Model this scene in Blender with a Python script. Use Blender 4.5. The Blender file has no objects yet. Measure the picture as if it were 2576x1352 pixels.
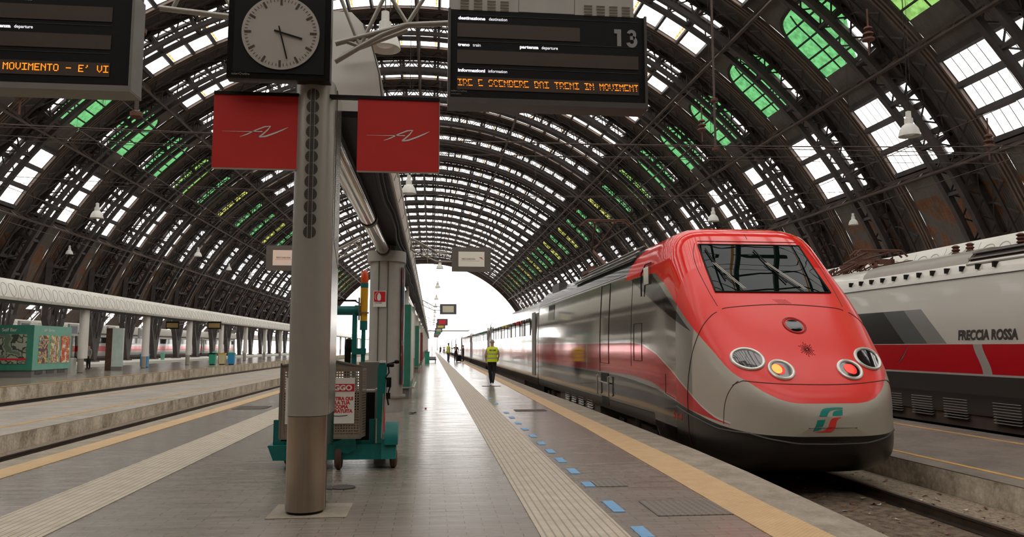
import bpy, bmesh, math, random
from mathutils import Vector, Matrix
from mathutils.bvhtree import BVHTree
random.seed(7)
SC = bpy.context.scene
COL = SC.collection
# ---------------------------------------------------------------- camera
FPX = 1922.0
cam_d = bpy.data.cameras.new('camera'); cam = bpy.data.objects.new('camera', cam_d); COL.objects.link(cam)
cam_d.sensor_fit = 'HORIZONTAL'; cam_d.sensor_width = 36.0; cam_d.lens = FPX * 36.0 / 2576.0
cam_d.clip_start = 0.05; cam_d.clip_end = 2000
PITCH = math.atan((873 - 676) / FPX); YAW = math.atan((1288 - 1085) / math.hypot(FPX, 873 - 676))
cam.location = (0, 0, 1.5)
cam.rotation_euler = (math.pi / 2 + PITCH, 0, -YAW)
SC.camera = cam
# ---------------------------------------------------------------- sky and exposure
wd = bpy.data.worlds.new('World'); SC.world = wd; wd.use_nodes = True
bg = wd.node_tree.nodes['Background']; bg.inputs[0].default_value = (1.0, 0.975, 0.94, 1); bg.inputs[1].default_value = 4.0
SC.view_settings.view_transform = 'Standard'; SC.view_settings.look = 'None'
SC.view_settings.gamma = 1; SC.view_settings.use_curve_mapping = False
SC.view_settings.exposure = 0.0
SC.cycles.max_bounces = 7; SC.cycles.diffuse_bounces = 4; SC.cycles.transparent_max_bounces = 12
SC.cycles.sample_clamp_indirect = 6.0; SC.cycles.caustics_reflective = False; SC.cycles.caustics_refractive = False

# ---------------------------------------------------------------- helpers
class MB:
    def __init__(s): s.v = []; s.f = []; s.m = []
    def add(s, vs, fs, m=0):
        n = len(s.v); s.v += [tuple(v) for v in vs]; s.f += [tuple(i + n for i in f) for f in fs]; s.m += [m] * len(fs); return s
    def box(s, x0, x1, y0, y1, z0, z1, m=0):
        return s.add([(x0,y0,z0),(x1,y0,z0),(x1,y1,z0),(x0,y1,z0),(x0,y0,z1),(x1,y0,z1),(x1,y1,z1),(x0,y1,z1)],
              [(0,3,2,1),(4,5,6,7),(0,1,5,4),(1,2,6,5),(2,3,7,6),(3,0,4,7)], m)
    def bar(s, a, b, w, h, up=(0,0,1), m=0):
        a = Vector(a); b = Vector(b); d = (b - a)
        if d.length < 1e-6: return s
        d.normalize(); u = Vector(up); sx = d.cross(u)
        if sx.length < 1e-3: sx = d.cross(Vector((1,0,0)))
        sx.normalize(); u = sx.cross(d)
        o = [sx*(w/2)+u*(h/2), -sx*(w/2)+u*(h/2), -sx*(w/2)-u*(h/2), sx*(w/2)-u*(h/2)]
        return s.add([a+k for k in o]+[b+k for k in o], [(0,1,5,4),(1,2,6,5),(2,3,7,6),(3,0,4,7),(0,3,2,1),(4,5,6,7)], m)
    def tube(s, pts, r, n=8, m=0, cap=True):
        pts = [Vector(p) for p in pts]; rs = r if isinstance(r, (list, tuple)) else [r]*len(pts); base = len(s.v); prev = None
        for i, p in enumerate(pts):
            d = (pts[min(i+1, len(pts)-1)] - pts[max(i-1, 0)]).normalized()
            if prev is None:
                u = d.cross(Vector((0,0,1)))
                if u.length < 1e-3: u = d.cross(Vector((1,0,0)))
            else: u = prev - d*prev.dot(d)
            u.normalize(); w = d.cross(u); prev = u
            s.v += [tuple(p + (u*math.cos(2*math.pi*k/n) + w*math.sin(2*math.pi*k/n))*rs[i]) for k in range(n)]
        for i in range(len(pts)-1):
            for k in range(n):
                a = base+i*n+k; b = base+i*n+(k+1)%n; s.f.append((a,b,b+n,a+n)); s.m.append(m)
        if cap:
            s.f.append(tuple(base+k for k in range(n))[::-1]); s.m.append(m)
            e = base+(len(pts)-1)*n; s.f.append(tuple(e+k for k in range(n))); s.m.append(m)
        return s
    def lathe(s, prof, c=(0,0,0), n=20, m=0, axis='z'):
        base = len(s.v); c = Vector(c)
        for r, h in prof:
            for k in range(n):
                t = 2*math.pi*k/n; p = Vector((r*math.cos(t), r*math.sin(t), h))
                if axis == 'x': p = Vector((p.z, p.x, p.y))
                elif axis == 'y': p = Vector((p.x, p.z, p.y))
                s.v.append(tuple(c+p))
        for i in range(len(prof)-1):
            for k in range(n):
                a = base+i*n+k; b = base+i*n+(k+1)%n; s.f.append((a,b,b+n,a+n)); s.m.append(m)
        s.f.append(tuple(base+k for k in range(n))[::-1]); s.m.append(m)
        e = base+(len(prof)-1)*n; s.f.append(tuple(e+k for k in range(n))); s.m.append(m)
        return s
    def prism(s, poly, a, b, axis='y', m=0):
        """extrude a 2-D polygon: axis y -> (x,z) poly, axis x -> (y,z), axis z -> (x,y)"""
        n = len(poly)
        def P(p, t): return (p[0], t, p[1]) if axis == 'y' else (t, p[0], p[1]) if axis == 'x' else (p[0], p[1], t)
        return s.add([P(p, a) for p in poly]+[P(p, b) for p in poly], [tuple(range(n))[::-1], tuple(range(n, 2*n))]+[(i,(i+1)%n,n+(i+1)%n,n+i) for i in range(n)], m)
    def text(s, txt, org, size, bold=0.0, shear=0.0, xs=1.0, dirx=(1,0,0), dirz=(0,0,1), depth=0.0015, m=0, align='LEFT'):
        cu = bpy.data.curves.new('t', 'FONT'); cu.body = txt; cu.size = size; cu.offset = bold; cu.shear = shear; cu.align_x = align; cu.extrude = depth; cu.resolution_u = 4
        o = bpy.data.objects.new('t', cu); COL.objects.link(o); dg = bpy.context.evaluated_depsgraph_get()
        me = bpy.data.meshes.new_from_object(o.evaluated_get(dg)); org = Vector(org); dx = Vector(dirx); dz = Vector(dirz); dn = dx.cross(dz)
        s.add([org + dx*(v.co.x*xs) + dz*v.co.y + dn*v.co.z for v in me.vertices], [tuple(p.vertices) for p in me.polygons], m)
        bpy.data.meshes.remove(me); bpy.data.objects.remove(o); bpy.data.curves.remove(cu); return s
    def build(s, name, mats, parent=None, smooth=False, kind=None, label=None, world=True):
        o0 = Vector((0,0,0)); q = parent
        while q is not None: o0 += q.location; q = q.parent
        me = bpy.data.meshes.new(name)
        me.from_pydata([(v[0]-o0.x, v[1]-o0.y, v[2]-o0.z) for v in s.v] if world else s.v, [], s.f)
        if not isinstance(mats, (list, tuple)): mats = [mats]
        for m in mats: me.materials.append(m)
        if len(mats) > 1: me.polygons.foreach_set('material_index', s.m)
        if smooth: me.polygons.foreach_set('use_smooth', [True]*len(me.polygons)); me.set_sharp_from_angle(angle=math.radians(38 if smooth is True else smooth))
        me.update(); me.validate()
        o = bpy.data.objects.new(name, me); COL.objects.link(o); o.parent = parent
        if kind: o['kind'] = kind
        if label: o['label'] = label
        return o
def pieces(boxes, name, mat, parent, label=None, smooth=False):
    """one part per piece; each entry is an MB"""
    return [b.build(name, mat, parent, smooth=smooth, label=label) for b in boxes]
def tag(o, label=None, cat=None, group=None, kind=None):
    if label: o['label'] = label
    if cat: o['category'] = cat
    if group: o['group'] = group
    if kind: o['kind'] = kind
    return o
def thing(name, label, cat, loc=(0,0,0), group=None, rotz=0):
    o = bpy.data.objects.new(name, None); COL.objects.link(o); o.location = loc; o.rotation_euler.z = rotz; o.empty_display_size = .2
    return tag(o, label, cat, group)
def dup(o, parent=None, loc=None, label=None, group=None, rotz=None):
    c = o.copy(); COL.objects.link(c); c.parent = parent
    if loc is not None: c.location = loc
    if rotz is not None: c.rotation_euler.z = rotz
    if label: c['label'] = label
    if group: c['group'] = group
    for ch in list(o.children): dup(ch, c)
    return c
def rgb(h):
    h = h.lstrip('#'); c = [int(h[i:i+2], 16)/255 for i in (0,2,4)]
    return tuple((x/12.92 if x <= .04045 else ((x+.055)/1.055)**2.4) for x in c) + (1,)
class NT:
    def __init__(s, name):
        s.m = bpy.data.materials.new(name); s.m.use_nodes = True; s.t = s.m.node_tree; s.b = s.t.nodes['Principled BSDF']; s.out = s.t.nodes['Material Output']
    def n(s, t, **k):
        x = s.t.nodes.new(t)
        for a, b in k.items(): setattr(x, a, b)
        return x
    def l(s, a, b): s.t.links.new(a, b)
    def math(s, op, a, b=None, c=None):
        x = s.n('ShaderNodeMath', operation=op)
        for i, q in enumerate((a, b, c)):
            if q is None: continue
            if isinstance(q, (int, float)): x.inputs[i].default_value = q
            else: s.l(q, x.inputs[i])
        return x.outputs[0]
    def curve(s, x, pts, x0, x1):
        """piecewise linear y(x) through a colour-free Float Curve; y given in metres 0..4"""
        f = s.n('ShaderNodeFloatCurve'); c = f.mapping.curves[0]; f.mapping.use_clip = False
        pp = [((a-x0)/(x1-x0), b/4.0) for a, b in pts]
        while len(c.points) < len(pp): c.points.new(.5, .5)
        for p, q in zip(c.points, pp): p.location = q; p.handle_type = 'VECTOR'
        f.mapping.update(); s.l(s.math('DIVIDE', s.math('SUBTRACT', x, x0), x1-x0), f.inputs['Value'])
        return s.math('MULTIPLY', f.outputs[0], 4.0)
    def mix(s, fac, a, b):
        x = s.n('ShaderNodeMix', data_type='RGBA')
        s.l(fac, x.inputs[0]) if not isinstance(fac, (int, float)) else setattr(x.inputs[0], 'default_value', fac)
        for q, i in ((a, 6), (b, 7)):
            if isinstance(q, tuple): x.inputs[i].default_value = q
            else: s.l(q, x.inputs[i])
        return x.outputs[2]
    def obj(s, scale=(1,1,1)):
        tc = s.n('ShaderNodeTexCoord'); mp = s.n('ShaderNodeMapping'); mp.inputs[3].default_value = scale; s.l(tc.outputs['Object'], mp.inputs[0]); return mp.outputs[0]
    def noise(s, scale, det=3, vec=None, rough=.55):
        x = s.n('ShaderNodeTexNoise'); x.inputs['Scale'].default_value = scale; x.inputs['Detail'].default_value = det; x.inputs['Roughness'].default_value = rough
        if vec is not None: s.l(vec, x.inputs['Vector'])
        return x.outputs[0]
    def ramp(s, fac, a, b, lo=.3, hi=.7):
        r = s.n('ShaderNodeValToRGB'); r.color_ramp.elements[0].position = lo; r.color_ramp.elements[1].position = hi
        r.color_ramp.elements[0].color = a; r.color_ramp.elements[1].color = b; s.l(fac, r.inputs[0]); return r.outputs[0]
    def bump(s, h, strength=.3, dist=.02):
        b = s.n('ShaderNodeBump'); b.inputs['Strength'].default_value = strength; b.inputs['Distance'].default_value = dist; s.l(h, b.inputs['Height']); s.l(b.outputs[0], s.b.inputs['Normal']); return b
def M(name, col, rough=.5, metal=0.0, var=.12, nscale=6, scale=(1,1,1), emit=None, es=1.0, coat=0, bump=0, spec=.5):
    t = NT(name); c = rgb(col) if isinstance(col, str) else col
    t.b.inputs['Roughness'].default_value = rough; t.b.inputs['Metallic'].default_value = metal; t.b.inputs['Coat Weight'].default_value = coat; t.b.inputs['Specular IOR Level'].default_value = spec
    if var:
        nz = t.noise(nscale, 4, t.obj(scale)); d = tuple(x*(1-var) for x in c[:3])+(1,); e = tuple(min(1, x*(1+var)) for x in c[:3])+(1,)
        t.l(t.ramp(nz, d, e), t.b.inputs['Base Color'])
        if bump: t.bump(nz, bump, .01)
    else: t.b.inputs['Base Color'].default_value = c
    if emit: t.b.inputs['Emission Color'].default_value = rgb(emit); t.b.inputs['Emission Strength'].default_value = es
    return t.m
def glass_pane(name, col, trans=.9, rough=.35, bars=None, mott=0):
    """sheet glass: lets daylight through tinted, with a little gloss; optional glazing bars running across the pane"""
    t = NT(name); tr = t.n('ShaderNodeBsdfTransparent'); c = tuple(x*trans for x in (rgb(col) if isinstance(col, str) else col)[:3])+(1,)
    tr.inputs[0].default_value = c
    if mott:
        nz = t.noise(3.0, 5, t.obj((1, 1, 1))); t.l(t.ramp(nz, tuple(x*(1-mott) for x in c[:3])+(1,), c, .35, .6), tr.inputs[0])
    t.b.inputs['Base Color'].default_value = (.5,.5,.48,1); t.b.inputs['Roughness'].default_value = rough
    mx = t.n('ShaderNodeMixShader'); mx.inputs[0].default_value = .06
    t.l(tr.outputs[0], mx.inputs[1]); t.l(t.b.outputs[0], mx.inputs[2]); last = mx.outputs[0]
    if bars:
        tc = t.n('ShaderNodeTexCoord'); sp = t.n('ShaderNodeSeparateXYZ'); t.l(tc.outputs['Object'], sp.inputs[0])
        fr = t.math('FRACT', t.math('DIVIDE', sp.outputs[1], bars)); lt = t.math('LESS_THAN', fr, .09)
        d = t.n('ShaderNodeBsdfDiffuse'); d.inputs[0].default_value = (.16,.13,.10,1); m2 = t.n('ShaderNodeMixShader'); t.l(lt, m2.inputs[0]); t.l(last, m2.inputs[1]); t.l(d.outputs[0], m2.inputs[2]); last = m2.outputs[0]
    t.l(last, t.out.inputs[0]); return t.m

# ---------------------------------------------------------------- materials
m_iron = M('dark_iron', '#3a3230', .6, .0, .35, 1.5)
m_iron2 = M('rusty_iron', '#4a3b34', .7, .0, .35, 1.2)
m_rust = M('rusty_fittings', '#5e3a2e', .8, 0, .3, 4)
m_alu = M('painted_aluminium', '#9a9389', .34, .3, .05, 3)
m_alus = M('lit_flank', '#c9c4bb', .2, .85, .03, 3)
m_alu2 = M('grey_enamel', '#a8a39c', .45, .1, .06, 3)
m_beam = M('beam_panels', '#e8e4db', .5, .0, .06, 1.2, bump=.05)
m_silver = M('silver_ink', '#d5cfc6', .4, .1, 0)
m_steel = M('brushed_steel', '#a89a8c', .28, 1.0, .10, 20, (1,1,.02))
m_chrome = M('polished_tube', '#d8d4cc', .08, 1.0, 0)
m_black = M('black_plastic', '#120e0c', .55, 0, .1, 5, spec=.2)
m_blackg = M('black_gloss', '#120e0c', .3, 0, 0, spec=.2)
m_dgrey = M('dark_grey_metal', '#4a4541', .5, .2, .1, 5)
m_grey = M('mid_grey_metal', '#77726c', .5, .2, .06, 5)
m_white = M('white_paint', '#d9d6cf', .5, 0, .04, 3)
m_teal = M('teal_enamel', '#0b6f6a', .4, 0, .12, 5)
m_tealk = M('pale_green_enamel', '#6fa894', .45, 0, .08, 4)
m_green = M('kiosk_green', '#2f7560', .45, 0, .1, 4)
m_red = M('banner_red', '#b5180f', .65, 0, .03, 2)
m_signred = M('sign_red', '#c81f28', .4, 0, 0)
m_poster = M('poster_white', '#e6e2da', .5, 0, .02, 2)
m_yellow = M('yellow_paint', '#e0a41c', .45, 0, .05, 4)
m_orange = M('orange_plastic', '#e2511a', .35, 0, .05, 4)
m_blue = M('blue_plastic', '#2f8fc0', .4, 0, .08, 4)
m_binG = M('green_plastic', '#2f9a7a', .4, 0, .08, 4)
m_binY = M('yellow_bin', '#d9c795', .5, 0, .08, 4)
m_rubber = M('rubber', '#1a1716', .8, 0, .2, 8)
m_rubbr = M('worn_tyre', '#5a4238', .8, 0, .2, 8)
m_led = M('amber_led', '#ff7a10', .5, 0, 0, emit='#ff8a1e', es=1.6)
m_text = M('backlit_lettering', '#f2f0ea', .5, 0, 0, emit='#f4f2ff', es=.9)
m_textg = M('grey_lettering', '#8c8884', .5, 0, 0)
m_slot = M('display_window', '#463a33', .35, 0, .1, 3)
m_rail = M('rail_steel', '#5b5048', .35, .8, .2, 4)
m_skinp = M('skin', '#b98a72', .55, 0, .05, 5)
m_hair = M('grey_hair', '#8d8378', .8, 0, .2, 30)
m_hairb = M('dark_hair', '#1d1512', .7, 0, .2, 30)
m_hivis = M('hi_vis_yellow', '#d3e01a', .6, 0, .05, 10)
m_refl = M('reflective_tape', '#b9b9b2', .3, .3, 0)
m_navy = M('dark_cloth', '#1c1b22', .85, 0, .15, 12)
m_jean = M('denim', '#3d4a5e', .85, 0, .15, 12)
m_shirt = M('pink_shirt', '#d8aaa2', .8, 0, .1, 12)
m_shirt2 = M('grey_shirt', '#8e8b88', .8, 0, .1, 12)
m_shoe = M('black_shoe', '#100e0d', .5, 0, 0)
# ================================================================ floor, platforms, tracks
def floor_mat():
    t = NT('platform_tiles'); o = t.obj()
    br = t.n('ShaderNodeTexBrick'); br.inputs['Scale'].default_value = 1.0; br.inputs['Brick Width'].default_value = .30; br.inputs['Row Height'].default_value = .10; br.inputs['Mortar Size'].default_value = .004
    br.inputs['Color1'].default_value = rgb('#91867c'); br.inputs['Color2'].default_value = rgb('#857a71'); br.inputs['Mortar'].default_value = rgb('#554c46'); t.l(o, br.inputs['Vector'])
    st = t.noise(1.0, 4, t.obj((.6, 7, 1))); big = t.noise(.35, 4, o)
    c = t.mix(.5, br.outputs[0], t.ramp(st, rgb('#81776e'), rgb('#958b81'))); x = t.n('ShaderNodeMix', data_type='RGBA', blend_type='MULTIPLY'); x.inputs[0].default_value = .6
    t.l(c, x.inputs[6]); t.l(t.ramp(big, (.74,.72,.70,1), (1,1,1,1), .35, .65), x.inputs[7]); t.l(x.outputs[2], t.b.inputs['Base Color'])
    fine = t.noise(1.0, 2, t.obj((1.1, 9, 1)))
    h = t.math('ADD', t.math('MULTIPLY', fine, 1.0), t.math('MULTIPLY', br.outputs[1], -.25))
    t.bump(h, .18, .010); rr = t.n('ShaderNodeMapRange'); t.l(fine, rr.inputs[0]); rr.inputs[1].default_value = .3; rr.inputs[2].default_value = .7; rr.inputs[3].default_value = .15; rr.inputs[4].default_value = .27
    t.l(rr.outputs[0], t.b.inputs['Roughness']); t.b.inputs['Specular IOR Level'].default_value = .6; return t.m
def strip_mat(name, c1, c2, cm, ribs=True):
    t = NT(name); o = t.obj(); sp = t.n('ShaderNodeSeparateXYZ'); t.l(o, sp.inputs[0])
    nz = t.noise(5, 4, o); base = t.ramp(nz, rgb(c1), rgb(c2))
    if ribs:
        fx = t.math('FRACT', t.math('DIVIDE', sp.outputs[0], .0704)); g = t.math('LESS_THAN', fx, .22); fy = t.math('LESS_THAN', t.math('FRACT', t.math('DIVIDE', sp.outputs[1], .42)), .015)
        k = t.math('MAXIMUM', t.math('MULTIPLY', g, .75), t.math('MULTIPLY', fy, .6)); t.l(t.mix(k, base, rgb(cm)), t.b.inputs['Base Color']); t.bump(k, .5, .004)
        t.n('ShaderNodeBump')
    else:
        fx = t.math('SINE', t.math('MULTIPLY', sp.outputs[0], 125.6)); fy = t.math('SINE', t.math('MULTIPLY', sp.outputs[1], 125.6)); d = t.math('MULTIPLY', fx, fy); k = t.math('GREATER_THAN', d, .25)
        t.l(t.mix(t.math('MULTIPLY', k, .35), base, rgb(cm)), t.b.inputs['Base Color']); t.bump(d, .5, .005)
    t.b.inputs['Roughness'].default_value = .55; return t.m
def conc(name, a, b, sc=2.0, rough=.8, streak=False):
    t = NT(name); n1 = t.noise(sc, 6, t.obj((1, 1, .5) if streak else (1,1,1)), .65); n2 = t.noise(sc*9, 3, t.obj())
    c = t.ramp(t.math('ADD', t.math('MULTIPLY', n1, .7), t.math('MULTIPLY', n2, .3)), rgb(a), rgb(b), .38, .62); t.l(c, t.b.inputs['Base Color']); t.b.inputs['Roughness'].default_value = rough; t.bump(n2, .4, .02); return t.m
m_floor = floor_mat()
m_tact = strip_mat('tactile_paving', '#ac9e8b', '#c2b4a1', '#7f7264')
m_yel = strip_mat('yellow_studs', '#c09c70', '#cfac80', '#96744c', False)
m_coping = conc('coping_stone', '#7d7264', '#a09382', 3, .7)
m_wall = conc('track_wall', '#8f806a', '#e0d3bf', 1.6, .9, True)
m_ballast = conc('dirty_ballast', '#3a2e25', '#7d6a58', 7, .95)
m_gravel = conc('gravel', '#5e5042', '#a3917c', 22, .95)
m_ground = conc('outer_ground', '#8d8880', '#a9a49b', .5, .9)
m_low = conc('low_platform', '#8a8076', '#a89e92', 1.2, .5)
m_lowR = conc('shaded_low_platform', '#5f554d', '#7d7167', 1.2, .6); m_line = M('yellow_line', '#c0914f', .6, 0, .25, 3)  # right low-platform paving darkened for the shade of the trains
m_tape = M('blue_tape', '#6c9cc4', .5, 0, .12, 14)

Y0, Y1 = -14.0, 330.0
EDGE = [(Y0, 3.45), (4, 3.5), (6, 3.62), (9, 3.79), (11, 3.85), (14, 3.85), (19, 3.83), (26, 3.72), (34, 3.66), (Y1, 3.66)]
YIN = [(Y0, 2.62), (6, 2.70), (9.8, 2.77), (14, 2.85), (27, 2.90), (Y1, 2.90)]
YOUT = [(Y0, 3.07), (7, 3.2), (10, 3.285), (14, 3.29), (20, 3.27), (Y1, 3.27)]
def ribbon(ca, cb, z, name, mat, thick=.012):
    """flat strip between two plan curves"""
    import bisect
    def at(c, y):
        for (a, b), (d, e) in zip(c, c[1:]):
            if y <= d: return b + (e-b)*(y-a)/(d-a)
        return c[-1][1]
    ys = sorted(set([p[0] for p in ca+cb]+[Y0+i*2 for i in range(40)])); mb = MB()
    for a, b in zip(ys, ys[1:]):
        mb.add([(at(ca,a),a,z-thick),(at(cb,a),a,z-thick),(at(cb,b),b,z-thick),(at(ca,b),b,z-thick),(at(ca,a),a,z),(at(cb,a),a,z),(at(cb,b),b,z),(at(ca,b),b,z)],
               [(4,5,6,7),(0,1,5,4),(2,3,7,6),(3,0,4,7),(1,2,6,5)])
    return mb.build(name, mat, kind='structure')
def const(x): return [(Y0, x), (Y1, x)]
slab = MB()
ys = [Y0, 4, 6, 9, 11, 14, 19, 26, 34, Y1]
for (a, xa), (b, xb) in zip(EDGE, EDGE[1:]):
    slab.add([(-5.55,a,-.9),(xa,a,-.9),(xb,b,-.9),(-5.55,b,-.9),(-5.55,a,0),(xa,a,0),(xb,b,0),(-5.55,b,0)], [(4,5,6,7)], 0)
    slab.add([(xa,a,-.9),(xb,b,-.9),(xb,b,0),(xa,a,0),(-5.55,a,-.9),(-5.55,b,-.9),(-5.55,b,0),(-5.55,a,0)], [(0,1,2,3),(7,6,5,4)], 1)
slab.add([(-5.55,Y0,-.9),(3.45,Y0,-.9),(3.45,Y0,0),(-5.55,Y0,0)], [(0,1,2,3)], 1)
slab.build('floor', [m_floor, m_wall], kind='structure')
ribbon(const(.88), const(1.585), .008, 'trim_1', m_tact)
ribbon(YIN, YOUT, .008, 'trim_2', m_yel)
ribbon(YOUT, EDGE, .006, 'trim_3', m_coping)
ribbon(const(-3.76), const(-3.04), .008, 'trim_4', m_tact)
ribbon(const(-5.22), const(-4.86), .008, 'trim_5', m_yel)
ribbon(const(-5.55), const(-5.22), .006, 'trim_6', m_coping)
# low service platforms between the tracks, the neighbouring passenger platforms, the track beds
def lowplat(x0, x1, n, lines, mt=None):
    MB().box(x0, x1, Y0, Y1, -.95, -.32, 0).build('floor.%03d' % n, [m_wall], kind='structure')
    MB().box(x0+.002, x1-.002, Y0, Y1, -.32, -.305, 0).build('trim_%d' % (n+6), [mt or m_low], kind='structure')
    for k, (a, b) in enumerate(lines): MB().box(a, b, Y0, Y1, -.305, -.300).build('trim_%d%d' % (n+1, k+3), m_line, kind='structure')
lowplat(7.6, 11.7, 1, [(8.02, 8.12), (10.9, 11.0)], m_lowR)
lowplat(-12.9, -8.7, 2, [(-9.62, -9.50), (-12.35, -12.25)])
lf = MB().box(-26.6, -16.9, Y0, Y1, -1.0, -.12)
lf.build('floor.003', m_wall, kind='structure')
MB().box(-26.59, -16.92, Y0, Y1, -.12, -.105).build('trim_20', m_floor, kind='structure')
MB().box(-17.25, -17.1, Y0, Y1, -.105, -.095).build('trim_21', m_line, kind='structure')
MB().box(15.35, 24.8, Y0, Y1, -1.0, 0).build('floor.004', m_low, kind='structure')
MB().box(-36.5, -30.0, Y0, Y1, -1.0, -.05).build('floor.005', M('pale_paving', '#ddd8ce', .6, 0, .05, 1), kind='structure')
MB().box(32.5, 38, Y0, Y1, -1.0, -.05).build('floor.006', m_coping, kind='structure')
MB().box(-120, 120, Y0-30, 900, -1.3, -.90).build('floor.007', m_ground, kind='structure')
tb = MB()
for x0, x1 in ((3.45, 7.6), (11.7, 15.35), (-8.7, -5.55), (-16.9, -12.9), (-30, -26.6)): tb.box(x0+.0, x1, Y0, Y1, -.9, -.70, 0)
tb.build('floor.008', m_ballast, kind='structure')
gr = MB()
for x0, x1 in ((6.6, 7.58), (-8.68, -8.05), (-16.88, -16.0)): gr.box(x0, x1, -11.5, Y1, -.705, -.66, 0)
gr.build('gravel', m_gravel, kind='stuff'); bpy.data.objects['gravel']['label'] = 'loose gravel heaped along the foot of the platform walls'; bpy.data.objects['gravel']['category'] = 'gravel'
RAILP = [(-.035, 0), (-.035, .03), (-.012, .045), (-.012, .12), (-.07, .14), (-.07, .155), (.07, .155), (.07, .14), (.012, .12), (.012, .045), (.035, .03), (.035, 0)]
RAILP = [(x, .155-z) for x, z in RAILP]
def rail(x, label):
    o = MB().prism([(x+a, -.70+b) for a, b in RAILP], Y0, Y1, 'y').build('rail', m_rail, kind='thing'); tag(o, label, 'rail', 'rails of the tracks'); return o
for tc, nm in ((5.7, 'track under the red-nosed train'), (-7.2, 'empty track left of the main platform'), (13.5, 'track under the silver train at the right'), (-14.9, 'second empty track left of the main platform'), (-28.3, 'far track behind the left platform')):
    rail(tc-.78, 'steel rail, left one of the '+nm); rail(tc+.78, 'steel rail, right one of the '+nm)
# litter and stones between the rails of the near track
m_lit = M('litter_white', '#b9aea0', .9, 0, .2, 20); m_lit2 = M('litter_brown', '#7d5a42', .9, 0, .3, 20)
lt = MB()
for i in range(420):
    x = random.uniform(4.1, 7.4); y = random.uniform(6.5, 16); s = random.uniform(.012, .05)
    p = [Vector((x+random.uniform(-s, s)*1.3, y+random.uniform(-s, s), -.70+(0 if x < 6.6 else .042)+random.uniform(0, s*.9))) for _ in range(7)]
    lt.add(p[:5], [(0,1,2),(0,2,3),(0,3,4),(1,2,4)], 0 if random.random() < .3 else 1)
o = lt.build('litter', [m_lit, m_lit2], kind='stuff'); tag(o, 'scraps of paper and stones between the rails', 'litter')
# dark glazed end of things: blue marks, inspection covers
def cat_plate(x0, x1, y0, y1, z, name, mat, label, cat, group=None):
    o = MB().box(x0, x1, y0, y1, z, z+.006).build(name, mat); tag(o, label, cat, group); return o
bl = [(6.25, .36), (7.25, .50), (8.42, .30), (9.31, .38), (10.22, .42), (11.1, .40), (12.0, .36), (13.0, .36), (14.1, .36), (15.2, .36), (16.4, .36), (17.6, .36), (20.5, .4), (22.5, .4)]
for i, (y, h) in enumerate(bl):
    lab = ['blue floor mark nearest the camera beside the tactile strip', 'large blue floor mark level with the large inspection cover', 'blue floor mark touching the small inspection cover'][i] if i < 3 else 'small blue floor mark in the line beside the beige tactile strip'
    cat_plate(1.665, 1.775, y-h/2, y+h/2, .0005, 'floor_mark', m_tape, lab, 'floor mark', None if i < 3 else 'blue marks along the tactile strip')
def chequer():
    t = NT('chequered_cover'); o = t.obj(); sp = t.n('ShaderNodeSeparateXYZ'); t.l(o, sp.inputs[0])
    a = t.math('SINE', t.math('MULTIPLY', t.math('ADD', sp.outputs[0], sp.outputs[1]), 48)); b = t.math('SINE', t.math('MULTIPLY', t.math('SUBTRACT', sp.outputs[0], sp.outputs[1]), 48)); k = t.math('GREATER_THAN', t.math('MULTIPLY', a, b), .1)
    t.l(t.mix(k, rgb('#5f564e'), rgb('#7d7268')), t.b.inputs['Base Color']); t.b.inputs['Roughness'].default_value = .5; t.bump(k, .6, .006); return t.m
m_chq = chequer()
cat_plate(2.02, 2.735, 6.80, 7.46, .001, 'inspection_cover', m_chq, 'large grey chequered inspection cover beside the yellow strip', 'inspection cover')
cat_plate(1.79, 2.13, 8.26, 8.63, .001, 'inspection_cover', m_chq, 'small chequered inspection cover in the middle of the paving', 'inspection cover')
cat_plate(1.97, 2.71, 17.93, 18.43, .001, 'inspection_cover', m_iron2, 'rusty cover set across the paving halfway to the worker', 'inspection cover')
cat_plate(1.94, 2.65, 29.2, 29.6, .001, 'inspection_cover', m_iron2, 'dark cover in the paving by the feet of the worker', 'inspection cover')
cat_plate(-4.75, -4.0, 19.2, 20.2, .001, 'inspection_cover', m_iron2, 'brown cover beside the left yellow strip', 'inspection cover')
cat_plate(-1.43, -.73, 7.04, 7.66, .001, 'inspection_cover', m_coping, 'square stone cover under the near column', 'inspection cover')
o = MB().lathe([(.13, .001), (.13, .012), (.12, .014)], (-.92, 8.5, 0), 28).build('inspection_cover', m_dgrey); tag(o, 'round dark cover on the floor behind the near column', 'inspection cover')

# ================================================================ vault
AX, AZ, AR = -1.5, -6.0, 36.5
def vp(a, y, r=AR): a = math.radians(a); return (AX + r*math.sin(a), y, AZ + r*math.cos(a))
BAY = 8.73; YFS = [36.9 + BAY*k for k in range(-5, 25)]; YEND = YFS[-1] + 3.2; WSK = 5.8
def skin_mat():
    t = NT('vault_sheeting'); o = t.obj(); sp = t.n('ShaderNodeSeparateXYZ'); t.l(o, sp.inputs[0])
    w = t.math('SINE', t.math('MULTIPLY', sp.outputs[1], 42)); nz = t.noise(.8, 5, o)
    base = t.ramp(nz, rgb('#5c5450'), rgb('#6e6660')); hi = t.math('LESS_THAN', sp.outputs[2], 10.8); hi2 = t.math('GREATER_THAN', nz, .5)
    brick = t.n('ShaderNodeTexBrick'); brick.inputs['Scale'].default_value = 3; brick.inputs['Color1'].default_value = rgb('#8a5c3c'); brick.inputs['Color2'].default_value = rgb('#6b4630'); brick.inputs['Mortar'].default_value = rgb('#5a4234'); t.l(o, brick.inputs[0])
    t.l(t.mix(t.math('MULTIPLY', hi, hi2), base, brick.outputs[0]), t.b.inputs['Base Color']); t.b.inputs['Roughness'].default_value = .8; t.bump(w, .4, .02); return t.m
m_skin = skin_mat()
m_wglass = glass_pane('skylight_glass', '#ffffff', .92, bars=.62)
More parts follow.
